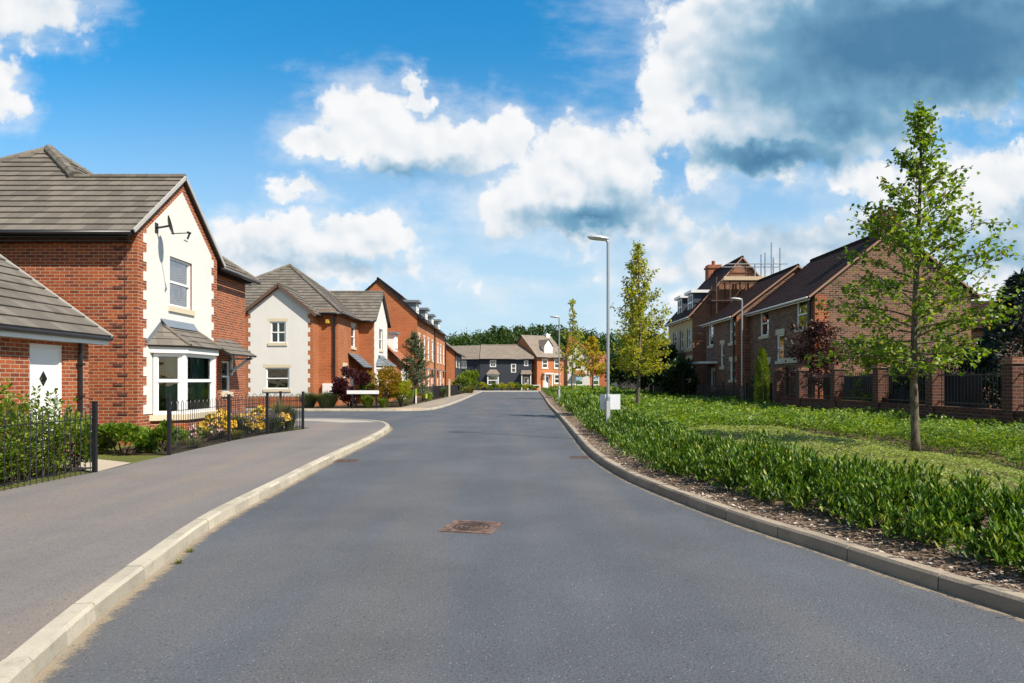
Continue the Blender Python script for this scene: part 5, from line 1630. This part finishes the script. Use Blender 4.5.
R3 = [(41.4, 42.2, 3.6, 4.75), (43.2, 44.0, 3.6, 4.75), (45.0, 45.9, 3.6, 4.75), (42.0, 43.2, 1.0, 2.3)]
t, F, rf = right_house('rendered_house', 'tall right house with cream street front, two flat dormers and a scaffolded gable', 10.85, 41.0, 47.3, 5.5, 8.95, 5.9, R3,
                       [(*R3[0], 'sash', None), (*R3[1], 'sash', None), (*R3[2], 'sash', None), (*R3[3], 'wide', None)], M['brick_mid'], quoin=False)
fr = MB(); Fc = axis_face('W', 10.85)
wall(fr, Fc, -47.29, -41.02, 3.35, 5.68, [(-h[1], -h[0], h[2], h[3]) for h in R3], rev=.02, n=.02); wall(fr, Fc, -47.29, -41.02, 0, 3.1, [(-h[1], -h[0], h[2], h[3]) for h in R3], rev=.02, n=.02)
fr.build('rendered_front', M['render_cream'], t)
for y in (42.6, 45.3):
    d = MB(); d.box(11.15, 13.2, y - .65, y + .65, 5.75, 6.95); dm = d.build('dormer', M['lead_dark'], t)
    d = MB(); d.box(10.95, 13.4, y - .85, y + .85, 6.953, 7.12); d.build('dormer_roof', M['paint_white'], dm)
    window(t, axis_face('W', 11.148), -y - .55, -y + .55, 5.9, 6.92, 'cross', sill=False, n=.04, fw=.09)
c = MB(); c.box(13.35, 14.25, 46.4, 47.2, 8.3, 9.45); c.box(13.28, 14.32, 46.33, 47.27, 9.2, 9.32); c.tube([(13.8, 46.8, 9.45), (13.8, 46.8, 9.75)], .12, 8); c.build('chimney', M['brick_red'], rf)

# scaffold against the gable end
sc = thing('scaffold', 'tube scaffold with a plank deck against the tall gable on the right', 'scaffold', (13.6, 40.3, 0))
for x, zt in ((11.9, 7.6), (12.7, 8.0), (13.6, 8.2), (14.5, 8.9), (15.1, 9.6), (15.6, 9.3)):
    for y in (39.75, 40.75):
        m = MB(); m.tube([(x, y, .1), (x, y, zt - (.4 if y > 40 else 0))], .04, 6); m.build('standard', M['rust_dark'] if x < 14 else M['galv'], sc)
for z in (5.0, 6.2, 7.35, 8.35):
    m = MB(); x0 = 11.6 if z < 7 else 12.5
    for y in (39.7, 40.8): m.tube([(x0, y, z), (16.0, y, z)], .028, 6)
    m.build('ledger', M['galv'] if z > 8 else M['rust_dark'], sc)
m = MB()
for i in range(4): m.box(12.3, 15.9, 39.72 + i * .26, 39.95 + i * .26, 7.4, 7.45)
m.box(12.3, 15.9, 39.64, 39.68, 7.4, 7.62); m.build('deck', M['plank'], sc)
m = MB()
for i in range(3): m.box(11.5, 13.4, 39.72 + i * .26, 39.95 + i * .26, 6.24, 6.28)
m.build('deck', M['wood_dark'], sc)
m = MB(); m.tube([(11.9, 39.7, 5.0), (13.6, 39.7, 7.3)], .028, 6); m.build('brace', M['rust_dark'], sc)

# low house behind, on the far right
B8 = thing('brick_house', 'low brick house with brown roof at the right edge, mostly behind trees', 'house', (21, 31, 0))
S8 = axis_face('S', 28.5); w = MB(); wall(w, S8, 18.4, 26, 0, 3.9, [(19.4, 20.0, 2.7, 3.35)])
for x in (18.4, 26): w.poly([(x, 28.5, 0), (x, 34, 0), (x, 34, 3.9), (x, 31.2, 5.1), (x, 28.5, 3.9)])
w.build('wall', M['brick_brown'], B8)
m = MB(); tiles(m, [(18.2, 28.2, 3.75), (26.2, 28.2, 3.75), (26.2, 31.2, 5.2), (18.2, 31.2, 5.2)], .2, .012, .08); tiles(m, [(18.2, 34.3, 3.75), (26.2, 34.3, 3.75), (26.2, 31.2, 5.2), (18.2, 31.2, 5.2)], .2, .012, .08); m.build('roof', [M['tile_brown'], M['black']], B8)
window(B8, S8, 19.4, 20.0, 2.7, 3.35, 'sash', n=-.02)
# ------------------------------------------------------------------ street furniture
def lamp(name, label, x, y, z0, H, head_dir=(-1, 0)):
    t = thing(name, label, 'street lamp', (x, y, z0), group='street lamps along the road')
    m = MB(); m.lathe((x, y, z0), [(.062, 0), (.062, .95), (.052, 1.0), (.042, 1.04), (.038, H - .12)], 14); m.build('pole', M['galv'], t, smooth=False)
    m = MB(); m.box(x - .045, x + .045, y - .068, y - .058, z0 + .35, z0 + .85); m.build('door_panel', M['galv_lamp'], t)
    m = MB(); hx, hy = head_dir
    a = Vector((x, y, z0 + H - .12)); b = a + Vector((hx * .05, hy * .05, .09))
    m.tube([a, b], .04, 8)
    m.build('spigot', M['galv'], t)
    # flat oval lantern tilting out over the road
    m = MB(); n = 14; c = b + Vector((hx * .21, hy * .21, .02)); U = Vector((hx, hy, .10)).normalized(); Wd = Vector((-hy, hx, 0))
    prof = [(.24, .78, -.045), (.29, 1, 0), (.275, .95, .03), (.18, .7, .06), (.02, .02, .07)]
    rings = []
    for (L, wv, z) in prof:
        rings.append([c + U * (L * math.cos(2 * math.pi * k / n)) + Wd * (.135 * wv * math.sin(2 * math.pi * k / n)) + Vector((0, 0, z)) for k in range(n)])
    for i in range(len(rings) - 1):
        for k in range(n): m.poly([rings[i][k], rings[i][(k + 1) % n], rings[i + 1][(k + 1) % n], rings[i + 1][k]])
    h = m.build('lantern', M['galv_lamp'], t, smooth=True)
    g = MB(); g.poly(list(reversed([p + Vector((0, 0, -.002)) for p in rings[0]]))); g.build('diffuser', M['lampglass'], h)
    return t


lamp('street_lamp', 'tall grey street lamp with pale board behind its foot, nearest along the right kerb', 2.53, 18.0, .2, 5.15)
lamp('street_lamp', 'small distant grey street lamp by the right kerb, second along the road', 2.8, 40.5, .2, 5.15)
lamp('street_lamp', 'grey street lamp in front of the brown brick houses, by the columnar conifer', 10.78, 32.0, .2, 5.2, (-1, 0))

s = thing('sign_board', 'blank pale board turned away behind the foot of the nearest street lamp', 'sign', (2.55, 18.12, .2))
m = MB(); m.box(2.34, 2.87, 18.10, 18.115, .82, 1.22); m.build('board', M['signback'], s)
m = MB(); m.box(2.50, 2.60, 18.06, 18.098, .98, 1.04); m.build('bracket', M['galv'], s)

n_ = thing('street_nameplate', 'low white street nameplate on black posts at the corner of the side road', 'sign', (-7.9, 36.2, .1))
m = MB(); m.box(-8.75, -7.05, 36.18, 36.21, .86, 1.05); m.build('plate', M['paint_white'], n_)
m = MB(); m.box(-8.78, -7.02, 36.215, 36.235, .83, 1.08); m.build('backing', M['iron'], n_)
for x in (-8.45, -7.2):
    m = MB(); m.box(x - .04, x + .04, 36.24, 36.31, .05, 1.06); m.build('post', M['iron'], n_)

# manhole and gullies
mh = thing('manhole_cover', 'square rusty manhole cover in the middle of the road', 'manhole cover', (-.435, 7.42, 0), R(-13), local=True)
m = MB()
a = .285
for (x0, x1, y0, y1) in ((-a, a, -a, -a + .05), (-a, a, a - .05, a), (-a, -a + .05, -a + .05, a - .05), (a - .05, a, -a + .05, a - .05)): m.box(x0, x1, y0, y1, -.02, .012)
m.build('frame', M['manhole'], mh)
m = MB(); m.box(-a + .055, a - .055, -a + .055, a - .055, -.02, .006)
for r in (.20, .15, .10, .05):
    n = 36
    for k in range(n):
        t0, t1 = 2 * math.pi * k / n, 2 * math.pi * (k + .72) / n
        P = [(r * math.cos(q), r * math.sin(q)) for q in (t0, t1)] + [((r - .022) * math.cos(q), (r - .022) * math.sin(q)) for q in (t1, t0)]
        m.hexa([(*p, .0062) for p in P] + [(*p, .013) for p in P])
for x in (-.19, .19):
    for y in (-.19, .19): m.box(x - .03, x + .03, y - .012, y + .012, .0062, .012)
m.build('lid', M['manhole'], mh)


def gully(label, x, y, rot, w=.44, h=.42):
    t = thing('drain_grate', label, 'drain', (x, y, 0), R(rot), local=True)
    m = MB(); a, b = w / 2, h / 2
    for (x0, x1, y0, y1) in ((-a, a, -b, -b + .04), (-a, a, b - .04, b), (-a, -a + .04, -b + .04, b - .04), (a - .04, a, -b + .04, b - .04)): m.box(x0, x1, y0, y1, -.02, .008)
    m.build('frame', M['rust'], t)
    m = MB()
    for i in range(9):
        x0 = -a + .06 + i * (w - .12) / 9; m.box(x0, x0 + .022, -b + .042, b - .042, -.02, .006)
    m.box(-a + .042, a - .042, -.02, .02, -.02, .004)
    m.build('grate', M['rust'], t)
    m = MB(); m.poly([(-a + .04, -b + .04, .001), (a - .04, -b + .04, .001), (a - .04, b - .04, .001), (-a + .04, b - .04, .001)]); m.build('pit_shade', M['black'], t)  # flat black sheet, stands in for the shade of the hollow below the bars


gully('rusty drain grate in the road by the left kerb', -3.27, 13.5, 2); gully('rusty drain grate in the road by the right kerb', 1.42, 14.1, -3); gully('distant rusty drain grate by the right kerb, near the second lamp', 2.0, 37, -3)


# ------------------------------------------------------------------ railings
def railing(name, label, pts, h=1.08, z=.1, sp=.105, bow=True, cat='fence', r=.0075, group=None, post_r=.03):
    t = thing(name, label, cat, (pts[0][0], pts[0][1], z), group=group)
    for (x, y) in pts:
        m = MB(); m.box(x - post_r, x + post_r, y - post_r, y + post_r, z - .1, z + h + .06); m.box(x - post_r - .006, x + post_r + .006, y - post_r - .006, y + post_r + .006, z + h + .06, z + h + .075); m.build('post', M['iron'], t)
    for (p, q) in zip(pts[:-1], pts[1:]):
        m = MB(); L = math.hypot(q[0] - p[0], q[1] - p[1]); ux, uy = (q[0] - p[0]) / L, (q[1] - p[1]) / L
        at = lambda s, zz: (p[0] + ux * s, p[1] + uy * s, z + zz)
        m.beam(at(.03, .10), at(L - .03, .10), .03, .012); m.beam(at(.03, h - .2), at(L - .03, h - .2), .03, .012)
        k = max(2, int((L - .1) / sp)); k -= k % 2; d = (L - .1) / k
        for i in range(k):
            s = .05 + (i + .5) * d; m.tube([at(s, .02), at(s, h - .06)], r, 4, cap=False)
            if bow and i % 2 == 0:
                m.tube([at(s, h - .06), at(s + d * .15, h - .02), at(s + d * .5, h), at(s + d * .85, h - .02), at(s + d, h - .06)], r, 4, cap=False)
        m.build('railing_panel', M['iron'], t)
    return t


railing('railing_fence', 'black bow topped railing around the leggy shrub at the left edge', [(-6.72, 11.0), (-6.84, 8.6), (-6.9, 6.2), (-6.85, 3.8)])
railing('railing_fence', 'black bow topped railing around the flower bed of the nearest left house', [(-6.78, 13.5), (-6.86, 16.55), (-6.7, 18.7), (-6.32, 20.65), (-7.1, 20.95), (-9.6, 21.05), (-12.1, 21.1)])
railing('railing_fence', 'black railing in front of the left brick terrace', [(-6.55, 50), (-6.35, 55), (-6.2, 60.5), (-6.0, 66), (-5.75, 72)], z=.09, sp=.14, r=.011, bow=False, post_r=.045)
railing('railing_fence', 'black railing in deep shade before the brown brick houses on the right', [(10.35, 27.3), (10.3, 30), (10.2, 33), (10.1, 36), (10.0, 39.5), (9.9, 43), (9.8, 47)], z=.15, h=1.25, sp=.10, r=.013, bow=False, post_r=.04)

f = thing('board_fence', 'dark close boarded fence in the distance in front of the pale outbuilding', 'fence', (12.5, 70, 0))
m = MB()
for i in range(26): m.box(10.9 + i * .15, 11.04 + i * .15, 69.98 + .01 * (i % 2), 70.0 + .01 * (i % 2), .1, 1.75 + .02 * (i % 3))
m.build('boards', M['wood_dark'], f)
for i in range(3):
    m = MB(); m.box(10.9 + i * 1.9, 11.0 + i * 1.9, 70.03, 70.13, 0, 1.85); m.build('post', M['wood_dark'], f)
f = thing('board_fence', 'dark boarded garden fence on the left, past the terrace railing', 'fence', (-5.6, 78, 0))
m = MB()
for i in range(44): m.box(-5.62 + .01 * (i % 2), -5.6 + .01 * (i % 2), 73 + i * .2, 73.19 + i * .2, .05, 1.3)
m.build('boards', M['wood_dark'], f)

# garden wall with piers, railings between
gw = thing('garden_wall', 'low brick garden wall with capped piers and black railings on the right', 'wall', (10.5, 20, 0))
m = MB(); m.box(10.42, 10.62, 5.0, 26.8, 0, .90); m.build('dwarf_wall', M['brick_wall'], gw)
m = MB(); m.box(10.40, 10.64, 5.0, 26.7, .903, .965); m.build('coping', M['brick_wall'], gw)
PY = [6.5, 9.1, 11.7, 14.3, 17.0, 19.5, 22.1, 24.8, 26.9]
for y in PY:
    m = MB(); m.box(10.37, 10.67, y - .15, y + .15, 0, 1.94); p = m.build('pier', M['brick_wall'], gw)
    m = MB(); m.box(10.34, 10.70, y - .18, y + .18, 1.943, 2.02); m.box(10.36, 10.68, y - .16, y + .16, 2.023, 2.08); m.build('cap', M['brick_mid'], p)
for a, b in zip(PY[:-1], PY[1:]):
    m = MB(); m.beam((10.52, a + .15, 1.06), (10.52, b - .15, 1.06), .012, .03); m.beam((10.52, a + .15, 1.72), (10.52, b - .15, 1.72), .012, .03)
    k = int((b - a - .5) / .11)
    for i in range(k):
        y = a + .27 + i * (b - a - .54) / (k - 1); m.tube([(10.52, y, .966), (10.52, y, 1.86)], .008, 4, cap=False)
    m.build('railing_panel', M['iron'], gw)

f = thing('board_fence', 'dark boarded garden fence standing behind the brick wall and its railings', 'fence', (11.35, 21, .1))
m = MB()
for i in range(42): m.box(11.34 + .012 * (i % 2), 11.36 + .012 * (i % 2), 16.5 + i * .2, 16.695 + i * .2, .05, 1.72)
m.build('boards', M['wood_dark'], f)
for y in (17.0, 19.4, 21.8, 24.2):
    m = MB(); m.box(11.38, 11.48, y - .05, y + .05, 0, 1.8); m.build('post', M['wood_dark'], f)

# ------------------------------------------------------------------ trees
def prof1(k):   # conical, fuller low down
    return max(.09, float(np.interp(k, [0, .15, .3, .45, .6, .75, .88, 1], [.78, 1, .95, .78, .58, .36, .17, .10])))


tree('street_tree', 'young tree with loose green leaves in front of the brown gable, nearest of all trees', (7.36, 12.4, .18), 6.27, 1.45, 1.5, .072, 84, .095, .078, M['l_maple'], prof1, group='young street trees', twigs=10, lpt=12, elev=(6, 52), seed=6, tuft_top=60, droop=.18)
def prof2(k): return max(.10, float(np.interp(k, [0, .15, .35, .55, .75, .9, 1], [.8, 1, .92, .66, .4, .2, .1])))
tree('street_tree', 'dense yellow green young tree just right of the nearest lamp', (5.1, 27.5, .2), 6.8, 1.5, 1.38, .08, 74, .115, .09, M['l_yellow'], prof2, group='young street trees', twigs=10, lpt=13, elev=(15, 60), seed=9)
tree('street_tree', 'young tree half hidden behind the dense yellow green tree', (7.2, 39, .2), 6.0, 1.6, 1.35, .07, 46, .16, .12, M['l_yellow'], prof2, group='young street trees', twigs=8, lpt=12, seed=12)
def prof3(k): return max(.08, (1 - k) ** .8 * (.8 + .6 * k)) if k < .55 else max(.1, .38 * (1 - k) ** .5)
tree('street_tree', 'slim tall sparse tree with a long bare leader, right of the distant lamp', (4.95, 56, .2), 7.9, 1.8, 1.65, .07, 54, .19, .14, M['l_yellow'], prof3, group='young street trees', twigs=6, lpt=9, seed=21)
tree('street_tree', 'small golden leaved tree in front of the cream gabled house', (7.2, 61, .2), 5.2, 1.5, 1.7, .07, 48, .21, .16, M['l_gold'], prof2, group='young street trees', twigs=6, lpt=9, seed=31)

tree('garden_tree', 'dark slim grey leaved young tree with stake by the left terrace', (-6.35, 44.5, .1), 4.4, .4, 1.25, .05, 64, .15, .06, M['l_eucal'], lambda k: float(np.interp(k, [0, .2, .5, .75, 1], [.7, 1, .85, .55, .2])), twigs=10, lpt=16, seed=41, bark='barkdark')
s = thing('tree_stake', 'pale stake with yellow tie beside the grey leaved tree on the left', 'stake', (-6.15, 43.8, .1))
m = MB(); m.box(-6.19, -6.11, 43.76, 43.84, 0, .62); m.build('post', M['paint_white'], s)
m = MB(); m.box(-6.20, -6.10, 43.75, 43.85, .62, 1.05); m.build('sleeve', plain('lime_sleeve', (.32, .42, .05), .6), s)
s = thing('tree_guard', 'lime yellow sleeve around a sapling by the left terrace railing', 'guard', (-5.85, 46.5, .1))
m = MB(); m.tube([(-5.85, 46.5, .35), (-5.85, 46.5, .85)], .09, 8); m.build('sleeve', plain('yellow_sleeve', (.35, .42, .05), .6), s)
m = MB(); m.tube([(-5.85, 46.5, 0), (-5.85, 46.5, 1.3)], .03, 6); m.build('stem', M['barkdark'], s)

def prof4(k): return float(np.interp(k, [0, .2, .5, .8, 1], [.7, 1, .95, .6, .25]))


tree('red_leaf_tree', 'dark red leaved small tree at the corner of the nearest brown house', (11.35, 25.3, .1), 3.4, 1.0, 1.35, .06, 44, .13, .085, M['l_maroon'], prof4, twigs=8, lpt=12, seed=51, bark='barkdark')


def conifer(name, label, loc, H, r, n, L, W, mat, prof, up=.9, seed=2):
    t = thing(name, label, 'conifer', loc, local=True)
    k = rng.uniform(0, 1, n); a = rng.uniform(0, 2 * np.pi, n)
    rr = r * np.array([prof(x) for x in k]) * (1 + .10 * np.sin(a * 5 + k * 17)) * rng.uniform(.55, 1.05, n) ** .5
    p = np.stack([rr * np.cos(a), rr * np.sin(a), .08 + k * (H - .1)], 1)
    d = np.stack([np.cos(a) * .6, np.sin(a) * .6, np.full(n, up)], 1) + rng.normal(size=(n, 3)) * .3
    V, T = leaf_geo(p, d, L * rng.uniform(.7, 1.3, n), W * rng.uniform(.7, 1.2, n)); geo_obj('foliage', V, T, mat, t)
    m = MB(); m.tube([(0, 0, 0), (0, 0, H * .9)], [.07, .015], 6); m.build('trunk', M['barkdark'], t)
    return t


conifer('columnar_conifer', 'narrow columnar conifer with lime green top beside the garden wall', (10.15, 27.7, .15), 2.75, .29, 8000, .07, .03, M['l_bright'], lambda k: min(1, .8 + k) * (1 - k ** 3.0) ** .6)
conifer('blue_conifer', 'dark blue green conifer behind the garden wall at the right edge', (12.9, 17.2, .1), 4.2, 1.5, 11000, .20, .05, M['l_blue'], lambda k: (1 - k) ** .75 + .05, up=-.1)
big_tree('evergreen_tree', 'big dark evergreen shrub tree beside the cream front of the tall right house', (8.9, 44, .1), 4.6, 2.0, 2.6, 5200, .26, M['l_dark'], c0=.05)
big_tree('evergreen_tree', 'dark evergreen mass hiding the door side of the tall right house', (9.6, 38.6, .1), 2.9, 1.15, 1.6, 3600, .20, M['l_dark'], c0=.03)
big_tree('evergreen_tree', 'distant dark bushy tree behind the dense yellow green street tree', (10.9, 58, .1), 5.8, 2.3, 3, 5200, .34, M['l_dark'], c0=.05)
big_tree('evergreen_tree', 'dark round tree in the distance, left of the pale outbuilding', (12.3, 78, .1), 5.4, 1.7, 3, 4200, .36, M['l_mid'], c0=.08)

# shrubs behind the garden wall on the right
shrub('garden_shrub', 'low bright shrub behind the railings at the brown house corner', 'shrub', (11.4, 23.4, .1), .6, 1.0, 1.35, 1800, .10, .05, M['l_bright'])
shrub('garden_shrub', 'pale flowering shrub low behind the railings below the brown gable', 'shrub', (11.5, 20.8, .1), .7, 1.2, 1.3, 1800, .10, .05, M['l_green'])
shrub('garden_shrub', 'yellow green shrub showing above the garden wall left of the street tree trunk', 'shrub', (11.75, 21.6, .1), .95, 1.0, 2.75, 3200, .12, .07, M['l_bright'])
shrub('garden_shrub', 'deep green overgrown shrub leaning over the railings right of the street tree', 'shrub', (11.6, 17.9, .1), .9, 1.3, 2.7, 4600, .12, .05, M['l_dark'])
shrub('garden_shrub', 'dark dense shrub between the two last garden wall piers', 'shrub', (11.8, 15.7, .1), .9, 1.2, 2.3, 4200, .14, .06, M['l_dark'])
shrub('garden_shrub', 'dark shrub directly behind the street tree trunk and the railings', 'shrub', (11.9, 19.7, .1), 1.0, 1.0, 2.2, 3400, .14, .06, M['l_dark'])
shrub('garden_shrub', 'white flowering shrub beside the columnar conifer', 'shrub', (10.75, 29.6, .1), .5, .8, 1.7, 1600, .10, .05, M['l_dark'], flowers=(M['f_pink'], 40, .06))
shrub('garden_shrub', 'dark shrub behind the railing in front of the middle brown house', 'shrub', (10.75, 35.0, .1), .4, 1.4, 1.1, 1600, .12, .06, M['l_dark'])

# gardens on the left
stem_shrub('garden_shrub', 'tall leggy shrub full of light green leaves behind the railing at the left edge', 'shrub', (-7.5, 10.2, .1), .55, 1.45, 1.36, 120, 95, .08, .048, M['l_green'])
stem_shrub('garden_shrub', 'smaller light green shrub at the very left edge behind the railing', 'shrub', (-7.6, 8.2, .1), .5, .8, 1.2, 34, 60, .085, .05, M['l_green'])
shrub('garden_shrub', 'green shrub pressed against the last railing post at the path', 'shrub', (-7.15, 11.1, .1), .35, .45, .95, 1500, .08, .05, M['l_bright'], clumps=9, stems=9)
shrub('laurel_bush', 'low glossy dark green bush by the brick corner of the nearest house', 'shrub', (-7.9, 13.9, .02), .8, .6, .74, 4200, .09, .05, M['l_laurel'], clumps=26, spread=.34)
shrub('laurel_bush', 'low glossy green bush right of the other, close to the gap in the railing', 'shrub', (-7.35, 14.3, .1), .36, .4, .62, 1100, .09, .05, M['l_laurel'], clumps=8)
shrub('laurel_bush', 'tiny green bush under the bay window base', 'shrub', (-7.75, 15.6, .1), .32, .35, .45, 600, .08, .045, M['l_green'], clumps=6)
fl = [(-7.45, 16.9, .62, 'clump of yellow orange daisies right of the first railing post', M['f_yellow']), (-7.5, 17.5, .7, 'larger clump of yellow orange daisies below the bay window', M['f_yellow']), (-7.3, 18.2, .6, 'yellow daisies beside the grey lavender', M['f_yellow']),
      (-7.4, 16.3, .4, 'pink flowering clump beside the first railing post', M['f_pink']), (-6.95, 19.8, .62, 'yellow orange daisies near the corner of the railing', M['f_yellow']), (-7.6, 20.0, .75, 'orange daisies behind the corner railing, close to the porch', M['f_yellow']), (-7.25, 18.9, .5, 'low yellow flowers next to the lavender clump', M['f_yellow'])]
for x, y, h, lab, fm in fl:
    shrub('flower_clump', lab, 'flowers', (x, y, .1), .42, .42, h, 700, .075, .04, M['l_green'], group='flowers in the bed of the nearest house', clumps=9, stems=9, flowers=(fm, 280 if fm is M['f_yellow'] else 90, .05))
tuft('lavender_clump', 'grey green lavender clump behind the second railing post', 'lavender', (-7.15, 17.9, .1), .5, .72, 900, .012, M['l_grey'], tip=(M['f_violet'], .16, .025, 3))
tuft('lavender_clump', 'grey green lavender clump near the corner railing post', 'lavender', (-6.75, 19.3, .1), .4, .62, 700, .012, M['l_grey'], tip=(M['f_violet'], .16, .025, 3))
tuft('ornamental_grass', 'tall yellow ornamental grass behind the corner railing', 'grass', (-6.95, 20.35, .1), .4, 1.05, 500, .016, M['l_grassy'])
tuft('ornamental_grass', 'green ornamental grass at the corner of the railing', 'grass', (-6.62, 20.3, .1), .35, .9, 500, .016, M['l_grey'])
tuft('ornamental_grass', 'low dry tuft of grass at the foot of the lavender', 'grass', (-6.95, 17.2, .1), .25, .3, 260, .012, M['l_grassy'])
tuft('ornamental_grass', 'low tuft of dry grass beside the first railing post', 'grass', (-7.0, 15.0, .1), .3, .28, 260, .012, M['l_grassy'])

# corner bed across the side road
tuft('lavender_clump', 'wide low grey green lavender at the cream house corner', 'lavender', (-10.0, 36.9, .1), 1.0, 1.0, 1500, .022, M['l_grey'])
tuft('lavender_clump', 'lavender mound left of the dark purple shrub', 'lavender', (-11.0, 37.0, .1), .8, 1.0, 1100, .022, M['l_grey'])
shrub('purple_shrub', 'large dark purple leaved shrub behind the street nameplate', 'shrub', (-8.75, 37.5, .1), 1.1, .9, 2.35, 5200, .12, .085, M['l_purple'], clumps=16)
shrub('purple_shrub', 'lower dark purple shrub in front of the large purple one', 'shrub', (-8.75, 36.9, .1), .55, .45, 1.15, 1500, .12, .08, M['l_purple'])
shrub('golden_shrub', 'large golden orange shrub right of the purple one', 'shrub', (-7.2, 38.4, .1), 1.1, 1.0, 2.3, 5200, .12, .085, M['l_orange'], clumps=15)
shrub('golden_shrub', 'yellow green shrub at the right end of the corner bed', 'shrub', (-6.25, 38.6, .1), .6, .8, 1.6, 2600, .12, .08, M['l_yellow'])
shrub('garden_shrub', 'dark green shrub between the purple shrub and the golden one', 'shrub', (-7.85, 37.6, .1), .7, .6, 1.35, 2200, .13, .08, M['l_green'])
tuft('strappy_plant', 'bright strappy leaved plant under the street nameplate', 'plant', (-7.75, 36.75, .1), .55, .8, 260, .05, M['l_bright'])
tuft('strappy_plant', 'second strappy plant right of the nameplate post', 'plant', (-6.95, 36.95, .1), .45, .65, 220, .05, M['l_bright'])
shrub('garden_shrub', 'bright lime shrub beside the footpath in front of the coach house', 'shrub', (-6.35, 40.8, .1), .55, .8, .95, 1500, .11, .07, M['l_bright'])
shrub('garden_shrub', 'white flowering shrub at the coach house corner', 'shrub', (-6.8, 41.8, .1), .5, .5, 1.2, 1100, .11, .07, M['l_green'], flowers=(M['f_pink'], 60, .07))
shrub('garden_shrub', 'lime shrub further along the terrace footpath', 'shrub', (-6.1, 49, .1), .4, .9, .8, 900, .13, .08, M['l_bright'])
tuft('ornamental_grass', 'grey grass tuft against the terrace railing', 'grass', (-5.85, 59, .1), .5, 1.1, 300, .03, M['l_grey'])
shrub('garden_shrub', 'bright green shrub right of the terrace at the end of its railing', 'shrub', (-5.6, 76, .1), 1.0, 1.3, 2.1, 1800, .22, .14, M['l_bright'])
shrub('topiary_shrub', 'rounded olive shrub in front of the dark clad building', 'shrub', (-4.95, 82, .1), 1.15, 1.2, 2.9, 2600, .22, .14, M['l_green'], clumps=26, spread=.3)
tuft('ornamental_grass', 'pale grass bank below the rounded olive shrub', 'grass', (-4.9, 79, .1), 1.1, 1.0, 500, .05, M['l_grassy'])
xs_ = [(-4.3, 'yellow'), (-2.9, 'green'), (-1.5, 'yellow'), (-.2, 'yellow'), (1.0, 'green'), (2.2, 'yellow'), (3.2, 'green')]
lab5 = ['first yellow shrub before the navy house, at its left corner', 'green shrub under the bay of the navy house', 'yellow shrub right of the navy house bay', 'yellow shrub below the middle window of the navy house',
        'green shrub left of the navy house door', 'yellow shrub beside the navy house door', 'green shrub between the navy house and the narrow orange house']
for (x, c), lab in zip(xs_, lab5):
    shrub('garden_shrub', lab, 'shrub', (x, 102.5, .0), .75, .6, random.uniform(.95, 1.25), 800, .2, .14, M['l_yellow' if c == 'yellow' else 'l_green'], group='shrubs before the navy house')
rf = thing('picket_rail', 'low white rail fence beside the navy house door', 'fence', (2.6, 102.9, 0))
m = MB(); m.box(1.7, 4.3, 103.0, 103.06, .75, .87); m.build('rail', M['paint_white'], rf)
for x in (1.75, 3.0, 4.25):
    m = MB(); m.box(x - .05, x + .05, 103.0, 103.06, 0, .95); m.build('post', M['paint_white'], rf)
gt = thing('gate_post', 'cream gate post at the end of the terrace railing', 'post', (-5.65, 61.5, 0))
m = MB(); m.box(-5.71, -5.57, 61.47, 61.61, 0, 1.6); m.build('shaft', M['stone'], gt); m = MB(); m.box(-5.73, -5.55, 61.45, 61.63, 1.603, 1.67); m.build('cap', M['stone'], gt)


# ------------------------------------------------------------------ woodland behind the houses
def woodland():
    gs = []
    for i in range(150):
        x = -75 + i * 1.16 + rng.uniform(-1.5, 1.5); y = rng.uniform(150, 215)
        H = (14.6 + 1.6 * math.sin(x * .09 + 1.0) + rng.uniform(-1.2, 1.2)) * (y / 180) * (.84 if x < -16 else 1.0)
        r = rng.uniform(4.0, 6.4); n = 1500
        p = blob_points(n, r, r, H * .42, 34, .26, .66) + np.array([[x, y, H * .56]])
        d = nrmz(p - np.array([[x, y, H * .45]])) + rand_dirs(n) * .8
        gs.append(leaf_geo(p, d, rng.uniform(.35, .75, n), rng.uniform(.3, .6, n), nrm=nrmz(rand_dirs(n, 0, 1) + np.array([[0, 0, .7]]))))
    V, T = merge_geo(gs); geo_obj('woodland', V, T, M['l_mid'], kind='stuff')


woodland()
# small weeds in the left kerb joint
for (x, y, lab) in ((-2.93, 5.95, 'little dry weed growing in the left kerb joint'), (-3.02, 6.35, 'second little weed a step further along the left kerb')):
    tuft('weed', lab, 'weed', (x + .03, y, 0), .06, .05, 50, .005, M['l_grassy'])
bpy.context.view_layer.update()
